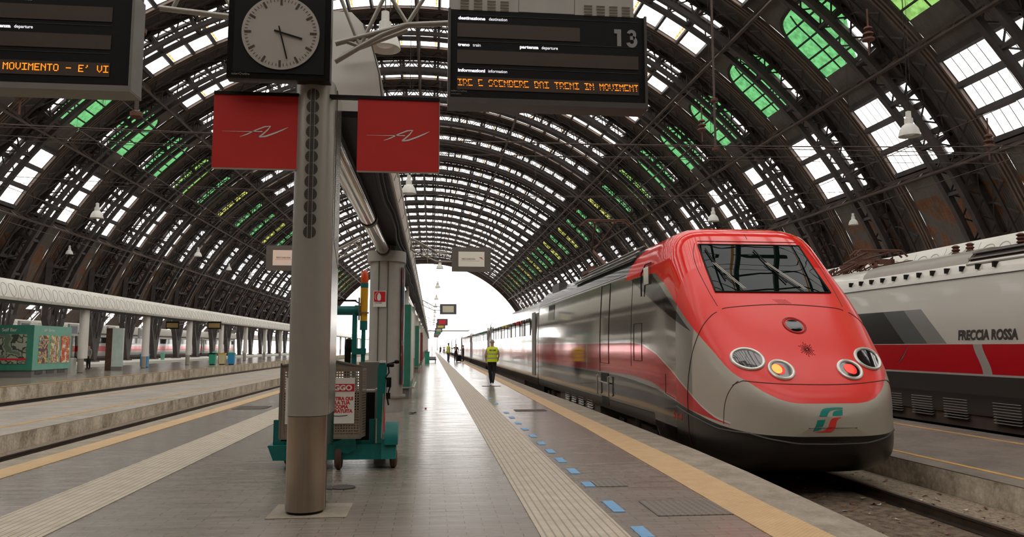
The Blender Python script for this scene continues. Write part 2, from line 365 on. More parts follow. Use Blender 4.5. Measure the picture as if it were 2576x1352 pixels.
m_greens = [glass_pane('green_glass', c, .42, mott=.4) for c in ('#66b272', '#86b763', '#b9bd62')]
m_amber = glass_pane('orange_lit_baffle', '#d99a55', .8)  # amber tint stands for orange light on the skylight baffles
OV0, OV1 = 39.4, 47.1
def ovw(a):
    u = (OV1 - a)/(OV1-OV0); return max(0, 1-u**6)**.4
def strip(mb, a0, a1, y0, y1, n, m=0, r=AR):
    for i in range(n):
        p, q = a0+(a1-a0)*i/n, a0+(a1-a0)*(i+1)/n
        mb.add([vp(p,y0,r), vp(q,y0,r), vp(q,y1,r), vp(p,y1,r)], [(0,1,2,3)], m)
ceil_ = MB(); AE = 69
for Yf in YFS:
    strip(ceil_, -AE, AE, Yf, Yf+BAY-WSK, 46)
    a, b = Yf-WSK, Yf
    for sg in (-1, 1):
        strip(ceil_, sg*36, sg*OV0, a, b, 2); strip(ceil_, sg*OV1, sg*51.2, a, b, 2); strip(ceil_, sg*59.5, sg*AE, a, b, 4)
        n = 12; c = (a+b)/2; h = WSK/2
        for i in range(n):
            p, q = OV0+(OV1-OV0)*i/n, OV0+(OV1-OV0)*(i+1)/n; wp, wq = ovw(p)*h, ovw(q)*h
            ceil_.add([vp(sg*p,a),vp(sg*q,a),vp(sg*q,c-wq),vp(sg*p,c-wp)], [(0,1,2,3)]); ceil_.add([vp(sg*p,c+wp),vp(sg*q,c+wq),vp(sg*q,b),vp(sg*p,b)], [(0,1,2,3)])
ceil_.build('ceiling', m_skin, kind='structure')
# glazing, one prototype window per glass colour, copied down the vault (built for Yf = 0)
protos = []
# unseen head-house wall, added to dim the light from behind: solid below, glazed above
hw = MB(); n = 46
for i in range(n):
    a0, a1 = -AE+3*i, -AE+3*(i+1); p0, p1 = vp(a0, -12.0), vp(a1, -12.0); z1 = 21.0
    t0, t1 = min(p0[2], z1), min(p1[2], z1); hw.add([(p0[0],-12,-.9), (p1[0],-12,-.9), (p1[0],-12,t1), (p0[0],-12,t0)], [(0,1,2,3)])
hw.box(-62, vp(-AE, 0)[0], -12.2, -12, -.9, 11).box(vp(AE, 0)[0], 62, -12.2, -12, -.9, 11)
for x in range(-22, 23, 4): 
    zt_ = vp(math.degrees(math.asin((x-AX)/AR)), 0)[2]; hw.box(x-.25, x+.25, -12.2, -11.8, 21, zt_)
for z in (24, 27): hw.box(-20, 17, -12.15, -11.85, z-.12, z+.12)
hw.build('wall_back', M('head_house_stone', '#6b6258', .8, 0, .15, .5), kind='structure')
sw = MB().box(-62, -61.5, -12, 42, -.9, 10).box(58.5, 59, -12, 60, -.9, 10); sw.build('wall_side_block', m_iron2, kind='structure')  # side walls added to block low daylight near the camera
for gi, gm in enumerate(m_greens):
    w = MB(); strip(w, -36, 36, -WSK, 0, 48)
    for sg in (-1, 1): strip(w, sg*51.2, sg*59.5, -WSK, 0, 6)
    g = MB()
    for sg in (-1, 1):
        n = 12; c = -WSK/2; h = WSK/2
        for i in range(n):
            p, q = OV0+(OV1-OV0)*i/n, OV0+(OV1-OV0)*(i+1)/n; wp, wq = ovw(p)*h, ovw(q)*h
            u = max(0, (p-43.2)/(47.1-43.2)); u2 = max(0, (q-43.2)/(47.1-43.2)); s1 = c-wp+ (wp-h*.25)*u**.8; s2 = c-wq+(wq-h*.25)*u2**.8
            if u2 > 0: w.add([vp(sg*p,c-wp),vp(sg*q,c-wq),vp(sg*q,s2),vp(sg*p,s1)], [(0,1,2,3)])
            g.add([vp(sg*p,s1 if u2 > 0 else c-wp),vp(sg*q,s2 if u2 > 0 else c-wq),vp(sg*q,c+wq),vp(sg*p,c+wp)], [(0,1,2,3)])
    root = w.build('window_1', m_wglass, kind='structure') if gi == 0 else bpy.data.objects.new('window_1', protos[0].data)
    if gi: COL.objects.link(root); root['kind'] = 'structure'
    g.build('green_pane', gm, root, label='green oval glass')
    if gi == 0:
        f = MB()
        for k in range(-12, 13): f.bar(vp(k*3, -WSK, AR-.12), vp(k*3, 0, AR-.12), .34 if k % 4 == 0 else .2, .3, vp(k*3, 0, 1))
        for sg in (-1, 1):
            for a in (51.2, 54.0, 56.75, 59.5): f.bar(vp(sg*a, -WSK, AR-.12), vp(sg*a, 0, AR-.12), .34, .3)
            for a in (41.2, 42.9, 44.6, 46): f.bar(vp(sg*a, -WSK*(.5+.5*ovw(a)), AR-.05), vp(sg*a, -WSK*(.5-.5*ovw(a)), AR-.05), .09, .1)
            for yy in (-1.9, -3.4): f.tube([vp(sg*a, -WSK/2+(yy+WSK/2)*min(1, ovw(a)*1.1), AR-.06) for a in (40, 41, 42, 43.5, 45, 47.1)], .05, 5)
            pts = []
            for i in range(25):
                a = OV0+(OV1-OV0)*i/24; pts.append(vp(sg*a, -WSK/2+WSK/2*ovw(a), AR-.05))
            f.tube(pts, .11, 5); f.tube([vp(sg*(OV0+(OV1-OV0)*i/24), -WSK/2-WSK/2*ovw(OV0+(OV1-OV0)*i/24), AR-.05) for i in range(25)], .11, 5)
        fr = f.build('window_frame', m_iron, root)
        am = MB()
        for k in range(-11, 12):
            if k % 4 in (1, 3): 
                d = .55 if k < 0 else -.55
                am.add([vp(k*3+d*.6, -WSK+.2, AR-.04), vp(k*3+d*1.0, -WSK+.2, AR-.04), vp(k*3+d*1.0, -.1, AR-.04), vp(k*3+d*.6, -.1, AR-.04)], [(0,1,2,3)])
        ap = am.build('orange_lit_baffle', m_amber, root, label='strip tinted amber for the orange light on a baffle')
    else:
        for src in (fr, ap):
            c = src.copy(); COL.objects.link(c); c.parent = root
    protos.append(root)
pat = [0,0,0,0,0,1,0,0,0,0,0,1,0,2,0,0,2,0,2,0,0,2,0,2,0,0,2,0,2,1,0]
used = set()
for i, Yf in enumerate(YFS):
    k = pat[i % len(pat)]
    o = protos[k] if k not in used else dup(protos[k]); used.add(k)
    o.name = 'window_%d' % (i+1); o.location = (0, Yf, 0)
# lattice arch rib (pair of trusses), built for Yf = 0
rb = MB(); RI, RO = 35.05, 36.3; ST = 2.5; NN = 58
for yy in (-4.95, -6.15):
    A = [-72.5 + ST*i for i in range(NN+1)]
    for i in range(NN):
        a, b = A[i], A[i+1]
        rb.bar(vp(a, yy, RI+.08), vp(b, yy, RI+.08), .34, .32, vp(a, 0, 1)); rb.bar(vp(a, yy, RO-.05), vp(b, yy, RO-.05), .30, .20, vp(a, 0, 1))
        rb.bar(vp(a, yy, RI+.2), vp((a+b)/2, yy, RO-.1), .08, .08, (0,1,0)); rb.bar(vp((a+b)/2, yy, RO-.1), vp(b, yy, RI+.2), .08, .08, (0,1,0))
        if i % 2 == 0: rb.bar(vp(a, yy, RI), vp(a, yy, RO), .24, .3, (0,1,0))
for i in range(0, NN+1, 2):
    a = -72.5+ST*i; rb.bar(vp(a, -4.95, RI+.1), vp(a, -6.15, RI+.1), .3, .2); rb.bar(vp(a, -4.95, RO), vp(a, -6.15, RO), .2, .2)
# bracing and mouldings on the closed part of the bay
for yy in (.14, .42, .7):
    for i in range(46): rb.bar(vp(-AE+3*i, yy, AR-.1), vp(-AE+3*i+3, yy, AR-.1), .13, .2, vp(-AE+3*i, 0, 1), 1)
for yy in (1.45, 2.55):
    for i in range(46): rb.bar(vp(-AE+3*i, yy, AR-.45), vp(-AE+3*i+3, yy, AR-.45), .2, .1, vp(-AE+3*i, 0, 1))
for i in range(46):
    a = -AE+3*i; rb.bar(vp(a, .8, AR-.3), vp(a+1.5, 2.0, AR-.45), .08, .1); rb.bar(vp(a+1.5, 2.0, AR-.45), vp(a+3, .8, AR-.3), .08, .1); rb.bar(vp(a+1.5, 2.0, AR-.45), vp(a+1.5, 3.1, AR-.3), .09, .1)
    rb.bar(vp(a, 1.45, AR-.45), vp(a+3, 2.55, AR-.45), .06, .08); rb.bar(vp(a, 2.55, AR-.45), vp(a, 2.55, AR-.05), .09, .09)
m_mould = M('brown_moulding', '#6b5a50', .6, 0, .2, 1)
rib0 = rb.build('arch_rib', [m_iron, m_mould]); tag(rib0, 'dark lattice steel arch rib spanning the whole vault', 'roof arch', 'lattice arches of the vault', 'structure')
for i, Yf in enumerate(YFS):
    o = rib0 if i == 0 else dup(rib0); o.location = (0, Yf, 0)
for n_, a in enumerate((-60, -49.2, -37.4, -18, 0, 18, 37.4, 49.2, 60)):
    mb = MB(); st = BAY/4; k = 0; y = YFS[0]-WSK
    ra = 34.95
    while y < YEND-st:
        mb.bar(vp(a, y, ra), vp(a, y+st, ra), .2, .14, vp(a,0,1)); mb.bar(vp(a, y, ra), vp(a, y+st/2, RO), .07, .08); mb.bar(vp(a, y+st/2, RO), vp(a, y+st, ra), .07, .08); y += st
    mb.bar(vp(a, YFS[0]-WSK, RO-.05), vp(a, YEND, RO-.05), .3, .22, vp(a,0,1))
    mb.build('trim_%d' % (40+n_), m_iron2, kind='structure')
ea = MB()
for i in range(46):
    a = -AE+3*i
    for r in (34.6, 36.6): ea.bar(vp(a, YEND, r), vp(a+3, YEND, r), .5, .25, vp(a,0,1))
    ea.add([vp(a, YEND, 34.6), vp(a+3, YEND, 34.6), vp(a+3, YEND, 36.6), vp(a, YEND, 36.6)], [(0,1,2,3)])
ea.build('trim_60', m_iron2, kind='structure')
# side aisles: low dark roofs beyond the arch feet
for sg, nm in ((-1, 61), (1, 62)):
    mb = MB()
    for Yf in YFS:
        for i in range(12):
            a0 = -52+i*9; a1 = a0+9
            def q(a, y): a = math.radians(a); return (AX+sg*(46.5+15*math.sin(a)), y, -3.2+15*math.cos(a))
            y1 = Yf+BAY-WSK+3.2 if i % 4 != 2 else Yf+BAY-WSK
            mb.add([q(a0,Yf-1.0),q(a1,Yf-1.0),q(a1,y1),q(a0,y1)], [(0,1,2,3)])
        for i in range(24):
            a0 = -52+i*4.5
            def q2(a, r): a = math.radians(a); return (AX+sg*(46.5+r*math.sin(a)), Yf-3.9, -3.2+r*math.cos(a))
            mb.bar(q2(a0, 14), q2(a0+4.5, 14), .25, .15); mb.bar(q2(a0, 14), q2(a0+2.25, 15), .08, .1); mb.bar(q2(a0+2.25, 15), q2(a0+4.5, 14), .08, .1); mb.bar(q2(a0, 15), q2(a0+4.5, 15), .25, .15)
    mb.build('ceiling.%03d' % (nm-60), m_iron2, kind='structure')
# V-shaped pylons carrying the arches
pv = MB()
pv.prism([(-.25,0),(.25,0),(.55,1.0),(.85,2.0),(1.15,3.0),(1.85,4.3),(1.55,4.3),(.85,3.0),(.62,2.45),(.45,3.1),(.30,3.1),(.15,2.4),(-.15,2.4),(-.30,3.1),(-.45,3.1),(-.62,2.45),(-.85,3.0),(-1.55,4.3),(-1.85,4.3),(-1.15,3.0),(-.85,2.0),(-.55,1.0)], -.28, .28, 'x')
for s in (-1, 1):
    pv.bar((0, s*1.7, 4.2), (.6, s*2.6, 9.5), .5, .3); pv.bar((0, s*.8, 2.3), (.3, s*1.0, 6), .12, .2); pv.bar((0, s*.25, 2.3), (.2, s*.3, 6), .12, .2)
    for z in (4.6, 5.6, 6.6, 7.6, 8.6): pv.bar((.05, s*(1.6+(z-4)*.19), z), (.3, s*.6, z+.8), .1, .12); 
    pv.bar((0, s*1.5, 6), (0.3, -s*1.2, 8.6), .12, .12); pv.bar((.2, s*2.2, 8.9), (.3, 0, 6.3), .12, .12)
pv.bar((.4, -2.4, 8.9), (.4, 2.4, 8.9), .4, .3); pv.bar((.2, -1.9, 6.2), (.2, 1.9, 6.2), .3, .2)
pyl = thing('pylon', 'dark V-shaped steel pylon carrying the vault on the left', 'pylon', (0,0,0), 'V-shaped pylons on the left')
pv.build('pylon_frame', m_iron, pyl)
pf = MB().box(-.5, .5, -.55, .55, -.02, .14); pf.build('foot', m_iron2, pyl)
first = True
for i, Yf in enumerate(YFS):
    for sg in (-1, 1):
        y = Yf-5.5
        if sg > 0 and y < 40: pass
        lab = 'dark V-shaped steel pylon carrying the vault on the %s side' % ('left' if sg < 0 else 'right'); grp = 'V-shaped pylons on the %s' % ('left' if sg < 0 else 'right')
        if sg > 0: continue
        if y < 20: continue
        loc = (sg*34.6+(-.3), y, -.05)
        if first: pyl.location = loc; pyl['label'] = lab; pyl['group'] = grp; first = False
        else: dup(pyl, None, loc, lab, grp, 0)
# small displays hung on the first pylons
for i, y in enumerate((59.3, 68.0, 76.8, 85.5, 94.2)):
    d = thing('platform_display', 'small grey framed screen fixed to a V-shaped pylon', 'screen', (-33.9, y, 2.6), 'screens on the left pylons')
    MB().box(-34.0, -33.8, y-.85, y+.85, 2.55, 3.65).build('case', m_alu2, d); MB().box(-33.8, -33.78, y-.65, y+.65, 2.75, 3.45).build('screen', M('screen_dim', '#4b4658', .3, 0, .4, 3), d)
# ================================================================ beams and columns along the platforms
SEC = [(-.50,0),(-.56,.14),(-.52,.42),(-.42,.72),(-.30,.96),(-.14,1.09),(.14,1.09),(.30,.96),(.42,.72),(.52,.42),(.56,.14),(.50,0)]
def sec_x(z):
    for (a, b), (c, d) in zip(SEC[6:], SEC[7:]):
        if d <= z <= b: return c + (a-c)*((z-d)/(b-d) if b > d else 0)
    return .5
def beam(cx, z0, y0, y1, label, sides=(-1, 1), detail=90, wk=1.0):
    mb = MB(); mb.prism([(cx+x*wk, z0+z) for x, z in SEC], y0, y1, 'y', 0)
    mb.box(cx-.46*wk, cx+.46*wk, y0, y1, z0-.07, z0-.002, 1)  # black strip put in for the shaded gap under the beam
    y = y0; k = 0
    while y < min(y1, y0+detail*1.75):
        for s in sides:
            def q(yy, z, o=.004): return (cx+s*(sec_x(z)*wk+o), y+yy, z0+z)
            mb.tube([q(.0, z, .0) for z in (.02, .14, .42, .72, .96)], .007, 4, 2, False)
            # raised teardrop outlines, two to a panel, greyed for the relief's shadow
            for c_, w_, tl_ in ((.46, .26, .08), (1.28, .30, -.06)):
                mb.tube([q(c_+w_*math.cos(t)*(1+.25*math.sin(t))+tl_*math.sin(t), .50+.33*math.sin(t)) for t in [math.pi*2*i/16 for i in range(17)]], .017, 5, 3, False)
        y += 1.75; k += 1
    o = mb.build('canopy_beam', [m_beam, m_black, m_dgrey, M('embossed_shade', '#b5afa5', .6, 0, 0)], smooth=30); tag(o, label, 'beam', None); return o
beam(-1.0, 3.98, 8.0, 236, 'long grey panelled beam running over the near column', detail=60, wk=.80)
beam(-21.6, 3.86, 10, 330, 'long grey beam with embossed ovals above the left platform row of columns', (1,), 75)
beam(18.9, 4.08, -4, 236, 'long grey beam with embossed ovals behind the silver train', (-1,), 40)
beam(-40.6, 3.1, 20, 240, 'far grey beam seen between the V-shaped pylons', (1,), 50)
def col_section(r, back, n=14):
    return [(r*math.cos(math.pi+math.pi*i/n), r*math.sin(math.pi+math.pi*i/n)) for i in range(n+1)] + [(r*.98, back), (-r*.98, back)]
m_colL = M('lit_column', '#d8d3ca', .45, .05, .04, 3); m_baseL = M('dull_steel', '#a39a90', .45, .3, .1, 10)  # column paint lightened for the light on the farther rows
def column(name, label, cx, cy, z0, z1, group=None, shaft=None, base=None):
    root = thing(name, label, 'column', (cx, cy, z0), group)
    P = [(cx+a*1.0, cy+b) for a, b in col_section(.18, .52)]
    MB().prism(P, z0+.875, z1, 'z').build('shaft', shaft or m_alu, root, smooth=True)
    P2 = [(cx+a*.985, cy+b) for a, b in col_section(.18, .05)]
    MB().prism(P2, z0+.03, z0+.87, 'z').build('steel_base', base or m_steel, root, smooth=True, label='brushed steel base')
    MB().prism([(cx+a*.93, cy+b) for a, b in col_section(.17, .04)], z0-.01, z0+.04, 'z').build('plinth', m_black, root)
    return root
c1 = column('platform_column', 'tall grey column with steel foot nearest the camera, carrying the clock', -1.128, 7.30, 0, 4.02)
pieces([MB().box(-.965, -.950, 7.36, 7.80, .03, .87), MB().box(-1.29, -1.275, 7.36, 7.80, .03, .87)], 'side_panel', m_chrome, c1, label='polished side panel')
MB().box(-.951, -.944, 7.335, 7.82, .875, 4.01).build('flank_sheen', m_alus, c1, label='side face lightened for reflected daylight')  # lighter, shinier flank face added to reflect the bright far end
sk = MB()
sk.tube([(-.941, 7.42, 4.0), (-.945, 7.42, 2.52), (-.945, 7.80, 2.28)], .004, 4); sk.build('panel_seam', m_dgrey, c1)
# column of twelve round loudspeaker grilles, wrapped on the rounded front
g = MB(); slat = MB()
for k in range(12):
    zc = 3.855 - k*.1185
    for i in range(-9, 9):
        z = zc + (i+.5)*.0065; hw = math.sqrt(max(0, .059**2-((i+.5)*.0065)**2))
        for xa, xb in ((-hw, -.022), (-.016, .016), (.022, hw)):
            if xb <= xa: continue
            for r, mb, zz0, zz1 in ((.1815, g, z-.0033, z+.0033), (.1825, slat, z-.0008, z+.0008)):
                pts = [(xa+(xb-xa)*j/4)/.18 for j in range(5)]
                for p, q in zip(pts, pts[1:]):
                    mb.add([(-1.128+r*math.sin(p), 7.30-r*math.cos(p), zz0), (-1.128+r*math.sin(q), 7.30-r*math.cos(q), zz0), (-1.128+r*math.sin(q), 7.30-r*math.cos(q), zz1), (-1.128+r*math.sin(p), 7.30-r*math.cos(p), zz1)], [(0,1,2,3)])
go = g.build('speaker_grille', m_black, c1, label='row of twelve round perforated grilles'); slat.build('grille_slats', m_grey, go)
# clad second column with the fire sign
def rpoly(cx, cy, hx, hy, n=8):
    out = []
    for i in range(32):
        t = 2*math.pi*i/32; c, s = math.cos(t), math.sin(t); e = 2/2.9; out.append((cx+hx*math.copysign(abs(c)**e, c), cy+hy*math.copysign(abs(s)**e, s)))
    return out
c2 = thing('clad_column', 'wide grey clad column with a fire extinguisher sign, second from the camera', 'column', (-1.065, 18.4, 0))
MB().prism(rpoly(-1.065, 18.45, .40, .52), .36, 3.50, 'z').build('cladding', m_alu2, c2, smooth=True)
MB().prism(rpoly(-1.08, 18.45, .455, .58), 3.49, 3.74, 'z').build('cap', m_alu2, c2, smooth=True)
MB().prism(rpoly(-1.065, 18.45, .43, .54), 0, .34, 'z').build('base', m_alu2, c2, smooth=True)
MB().prism(rpoly(-1.065, 18.45, .47, .58), .33, .37, 'z').build('bumper_rail', m_alu, c2, smooth=True)
MB().lathe([(.2, 3.70), (.2, 4.0)], (-1.08, 18.45, 0), 24).build('neck', m_alu, c2, smooth=True)
sm = MB()
for x in (-1.235, -1.02): sm.box(x-.006, x+.006, 17.915, 17.95, .37, 3.49)
sm.build('panel_seam', m_dgrey, c2)
def poster_mat(name, cols, sc=4):
    t = NT(name); n = t.noise(sc, 2, t.obj()); r = t.n('ShaderNodeValToRGB'); r.color_ramp.interpolation = 'CONSTANT'
    while len(r.color_ramp.elements) < len(cols): r.color_ramp.elements.new(.5)
    for i, c in enumerate(cols): r.color_ramp.elements[i].position = .36+.28*i/len(cols) if i else 0; r.color_ramp.elements[i].color = rgb(c)
    t.l(n, r.inputs[0]); t.l(r.outputs[0], t.b.inputs['Base Color']); t.b.inputs['Roughness'].default_value = .35; return t.m
m_ad = poster_mat('dark_poster', ['#2a3b52', '#3a2a2c', '#6e2f25', '#7a8aa0'], 1.6)
MB().prism([(-.70, 18.02), (-.655, 18.2), (-.652, 18.7), (-.70, 18.88)], .62, 3.38, 'z').build('poster', m_ad, c2, label='dark advertising poster')
fs = thing('fire_sign', 'red and white fire extinguisher sign on the clad column', 'sign', (-1.2, 17.9, 2.6))
MB().box(-1.345, -1.055, 17.895, 17.912, 2.42, 2.79).build('panel', m_poster, fs)
MB().box(-1.33, -1.07, 17.890, 17.8955, 2.535, 2.775).build('red_field', m_signred, fs)
e = MB(); e.prism([(-1.215+.045*math.cos(t), 2.64+.075*max(-1, min(1, 1.3*math.sin(t)))) for t in [i*math.pi/8 for i in range(16)]], 17.886, 17.8895, 'y')
e.box(-1.23, -1.2, 17.886, 17.8895, 2.71, 2.74); e.tube([(-1.215, 17.888, 2.735), (-1.27, 17.888, 2.745), (-1.305, 17.888, 2.69), (-1.305, 17.888, 2.63), (-1.285, 17.888, 2.585)], .006, 5)
e.build('extinguisher_symbol', m_poster, fs)
MB().text('A POLVERE', (-1.32, 17.8945, 2.495), .034, bold=.0008, depth=.0005).text('n°', (-1.32, 17.8945, 2.447), .034, depth=.0005).build('lettering', m_black, fs)
# further columns of our row and the left row
p3 = column('platform_column', 'grey column of the central row beyond the clad column', -1.1, 30.8, 0, 4.0, 'far columns of the central row', m_colL, m_baseL)
for y in [43+12*i for i in range(17)]: dup(p3, None, (-1.1, y, 0))
lc = [50.2+10.5*i for i in range(20)]
pl = column('platform_column', 'grey column with darker foot under the embossed beam of the left platform', -21.6, lc[0], -.105, 3.86, 'columns of the left platform', m_colL, m_baseL)
for y in lc[1:]: dup(pl, None, (-21.6, y, -.105))
# polished tube slung under the beam
tb_ = thing('polished_tube', 'polished steel tube running under the beam behind the near column', 'pipe', (-1.12, 8, 3.8))
cys = [7.8, 18.45, 30.8]+[43+12*i for i in range(16)]
pieces([MB().tube([(-1.12, a+(.62 if i else .25), 3.74), (-1.12, b-.62, 3.74)], .145, 20) for i, (a, b) in enumerate(zip(cys, cys[1:]))], 'tube', m_chrome, tb_, smooth=True)
pieces([MB().tube([(-1.12, y-.1, 3.74), (-1.12, y+.1, 3.74)], .162, 20) for y in (13.4, 17.6, 24, 30)], 'collar', m_dgrey, tb_, smooth=True)
cb = MB(); pts = [(-.76+.03*math.sin(i*1.7), 8+i*1.4, 3.84-.04*abs(math.sin(i*.8))) for i in range(40)]
cb.tube(pts, .028, 6).tube([(x+.06, y, z+.05) for x, y, z in pts], .018, 5); o = cb.build('cable', m_black, smooth=True); tag(o, 'thick black cable sagging along the underside of the grey beam', 'cable')

# ================================================================ tubular arms
def truss(name, label, lines, r=.025, group=None):
    root_pts = lines[0]; o = MB()
    for pts in lines: o.tube(pts, r if len(pts) > 2 or pts is lines[0] else r*.75, 10)
    x = o.build(name, m_alu, smooth=True); return tag(x, label, 'bracket', group)
for s, lab in ((1, 'right'), (-1, 'left')):
    X = lambda x: -1.13 + s*(x+1.13)
    truss('bracket_arm', 'tubular arm from the near column to the departure board %s' % ('marked 13' if s > 0 else 'cut by the left edge'),
      [[(X(-1.0),7.62,4.56),(X(-.28),7.62,4.79),(X(.42),7.5,4.80)], [(X(-1.0),7.62,4.37),(X(-.75),7.62,4.54),(X(-.54),7.62,4.67),(X(-.28),7.62,4.79)],
       [(X(-.95),7.9,4.56),(X(-.28),7.75,4.79)], [(X(-.754),7.62,4.541),(X(-1.02),7.62,5.2)], [(X(-.754),7.62,4.541),(X(-.42),7.62,5.3)], [(X(-.28),7.62,4.80),(X(-.62),7.62,5.35)], [(X(-.28),7.62,4.80),(X(.1),7.62,5.45)],
       [(X(-.9),7.62,4.59),(X(-.754),7.62,4.541)], [(X(.1),7.62,5.45),(X(.35),7.62,4.82)], [(X(-1.02),7.62,5.2),(X(1.2),7.62,5.55)]], .028)
def scr_arm(y, s, label, grp=None):
    X = lambda x: -1.1 + s*(x+1.1); e_ = .5 if s > 0 else .75
    return truss('bracket_arm', label, [[(X(-.50),y,4.10),(X(.12),y,3.76),(X(e_),y,3.74)], [(X(-.50),y,3.82),(X(-.26),y,3.70),(X(.1),y,3.54),(X(e_),y,3.54)],
       [(X(-.50),y,4.10),(X(-.50),y,3.82)], [(X(-.50),y,4.0),(X(-.52),y,3.82)], [(X(-.52),y,3.82),(X(-.3),y,3.99)], [(X(-.3),y,3.99),(X(-.1),y,3.63)], [(X(-.1),y,3.63),(X(.12),y,3.76)],
       [(X(-.50),y+.3,4.10),(X(.12),y+.15,3.76)]], .022, grp)
def display(y, cx, zc, label, cols, w=.93, h=.58, lettering=None, rim='#6a645c'):
    d = thing('information_display', label, 'screen', (cx, y, zc-h/2))
    MB().box(cx-w/2, cx+w/2, y, y+.16, zc-h/2, zc+h/2).build('case', M('case'+rim, rim, .5, .1, .05, 3), d)
    MB().box(cx-w*.335, cx+w*.335, y-.004, y+.002, zc-h*.31, zc+h*.31).build('screen', M('scr'+cols, cols, .4, 0, .03, 3, emit=cols, es=.25), d)
    if lettering:
        MB().text('FRECCIAROSSA', (cx-.24, y-.005, zc-.015), .052, bold=.0008, shear=.3, depth=.0005, xs=.92).build('lettering', m_dgrey, d)
        MB().prism([(cx+.17, zc+.05), (cx+.30, zc-.02), (cx+.24, zc+.045)], y-.006, y-.004, 'y').box(cx-.25, cx+.2, y-.0055, y-.004, zc-.045, zc-.04).build('red_arrow_mark', m_signred, d)
    return d
scr_arm(18.35, 1, 'thin tubular arm holding the lit screen right of the clad column'); scr_arm(18.35, -1, 'thin tubular arm holding the screen half hidden behind the near column')
display(18.2, .935, 3.59, 'grey framed screen with red arrow logo hanging right of the clad column', '#c9c3b4', lettering=True)
display(18.2, -3.1-.29, 3.57, 'grey framed screen half hidden behind the near column', '#d9bfae', lettering=True)
DS = [(43, '#b9b39a', 'second grey framed screen along the platform, above the track side'), (66, '#c0262c', 'small screen showing red, hung far along the platform'), (78, '#c2ab4a', 'small yellowish screen just beyond the red one'), (98, '#9a9a80', 'tiny pale screen beyond the yellowish one'), (114, '#3f9a62', 'tiny screen showing green far along the platform'), (130, '#8a9a90', 'tiny grey screen beyond the green one'), (150, '#b0463c', 'farthest tiny reddish screen over the platform')]
for y, c, lab in DS:
    display(y, .92, 3.60, lab, c, rim='#5a5560'); scr_arm(y+.1, 1, 'thin tubular arm of a distant platform screen', 'arms of the distant screens')
for x, lab in ((-23.6, 'amber departure board left of the third column of the left row'), (-19.9, 'amber departure board right of the third column of the left row')):
    d = thing('departure_board', lab, 'departure board', (x, 73, 3.2)); MB().box(x-.58, x+.58, 73, 73.25, 3.12, 3.82).build('case', m_black, d); MB().box(x-.5, x+.5, 72.98, 73.0, 3.24, 3.66).build('display_window', M('amberslot'+str(x), '#8f7440', .5, 0, .1, 4), d)
    truss('bracket_arm', 'thin arm holding the amber board %s' % ('on the left' if x < -21 else 'on the right'), [[(-21.6,73.1,3.95),(x,73.1,3.7)], [(-21.6,73.1,3.6),(x,73.1,3.5)]], .03)

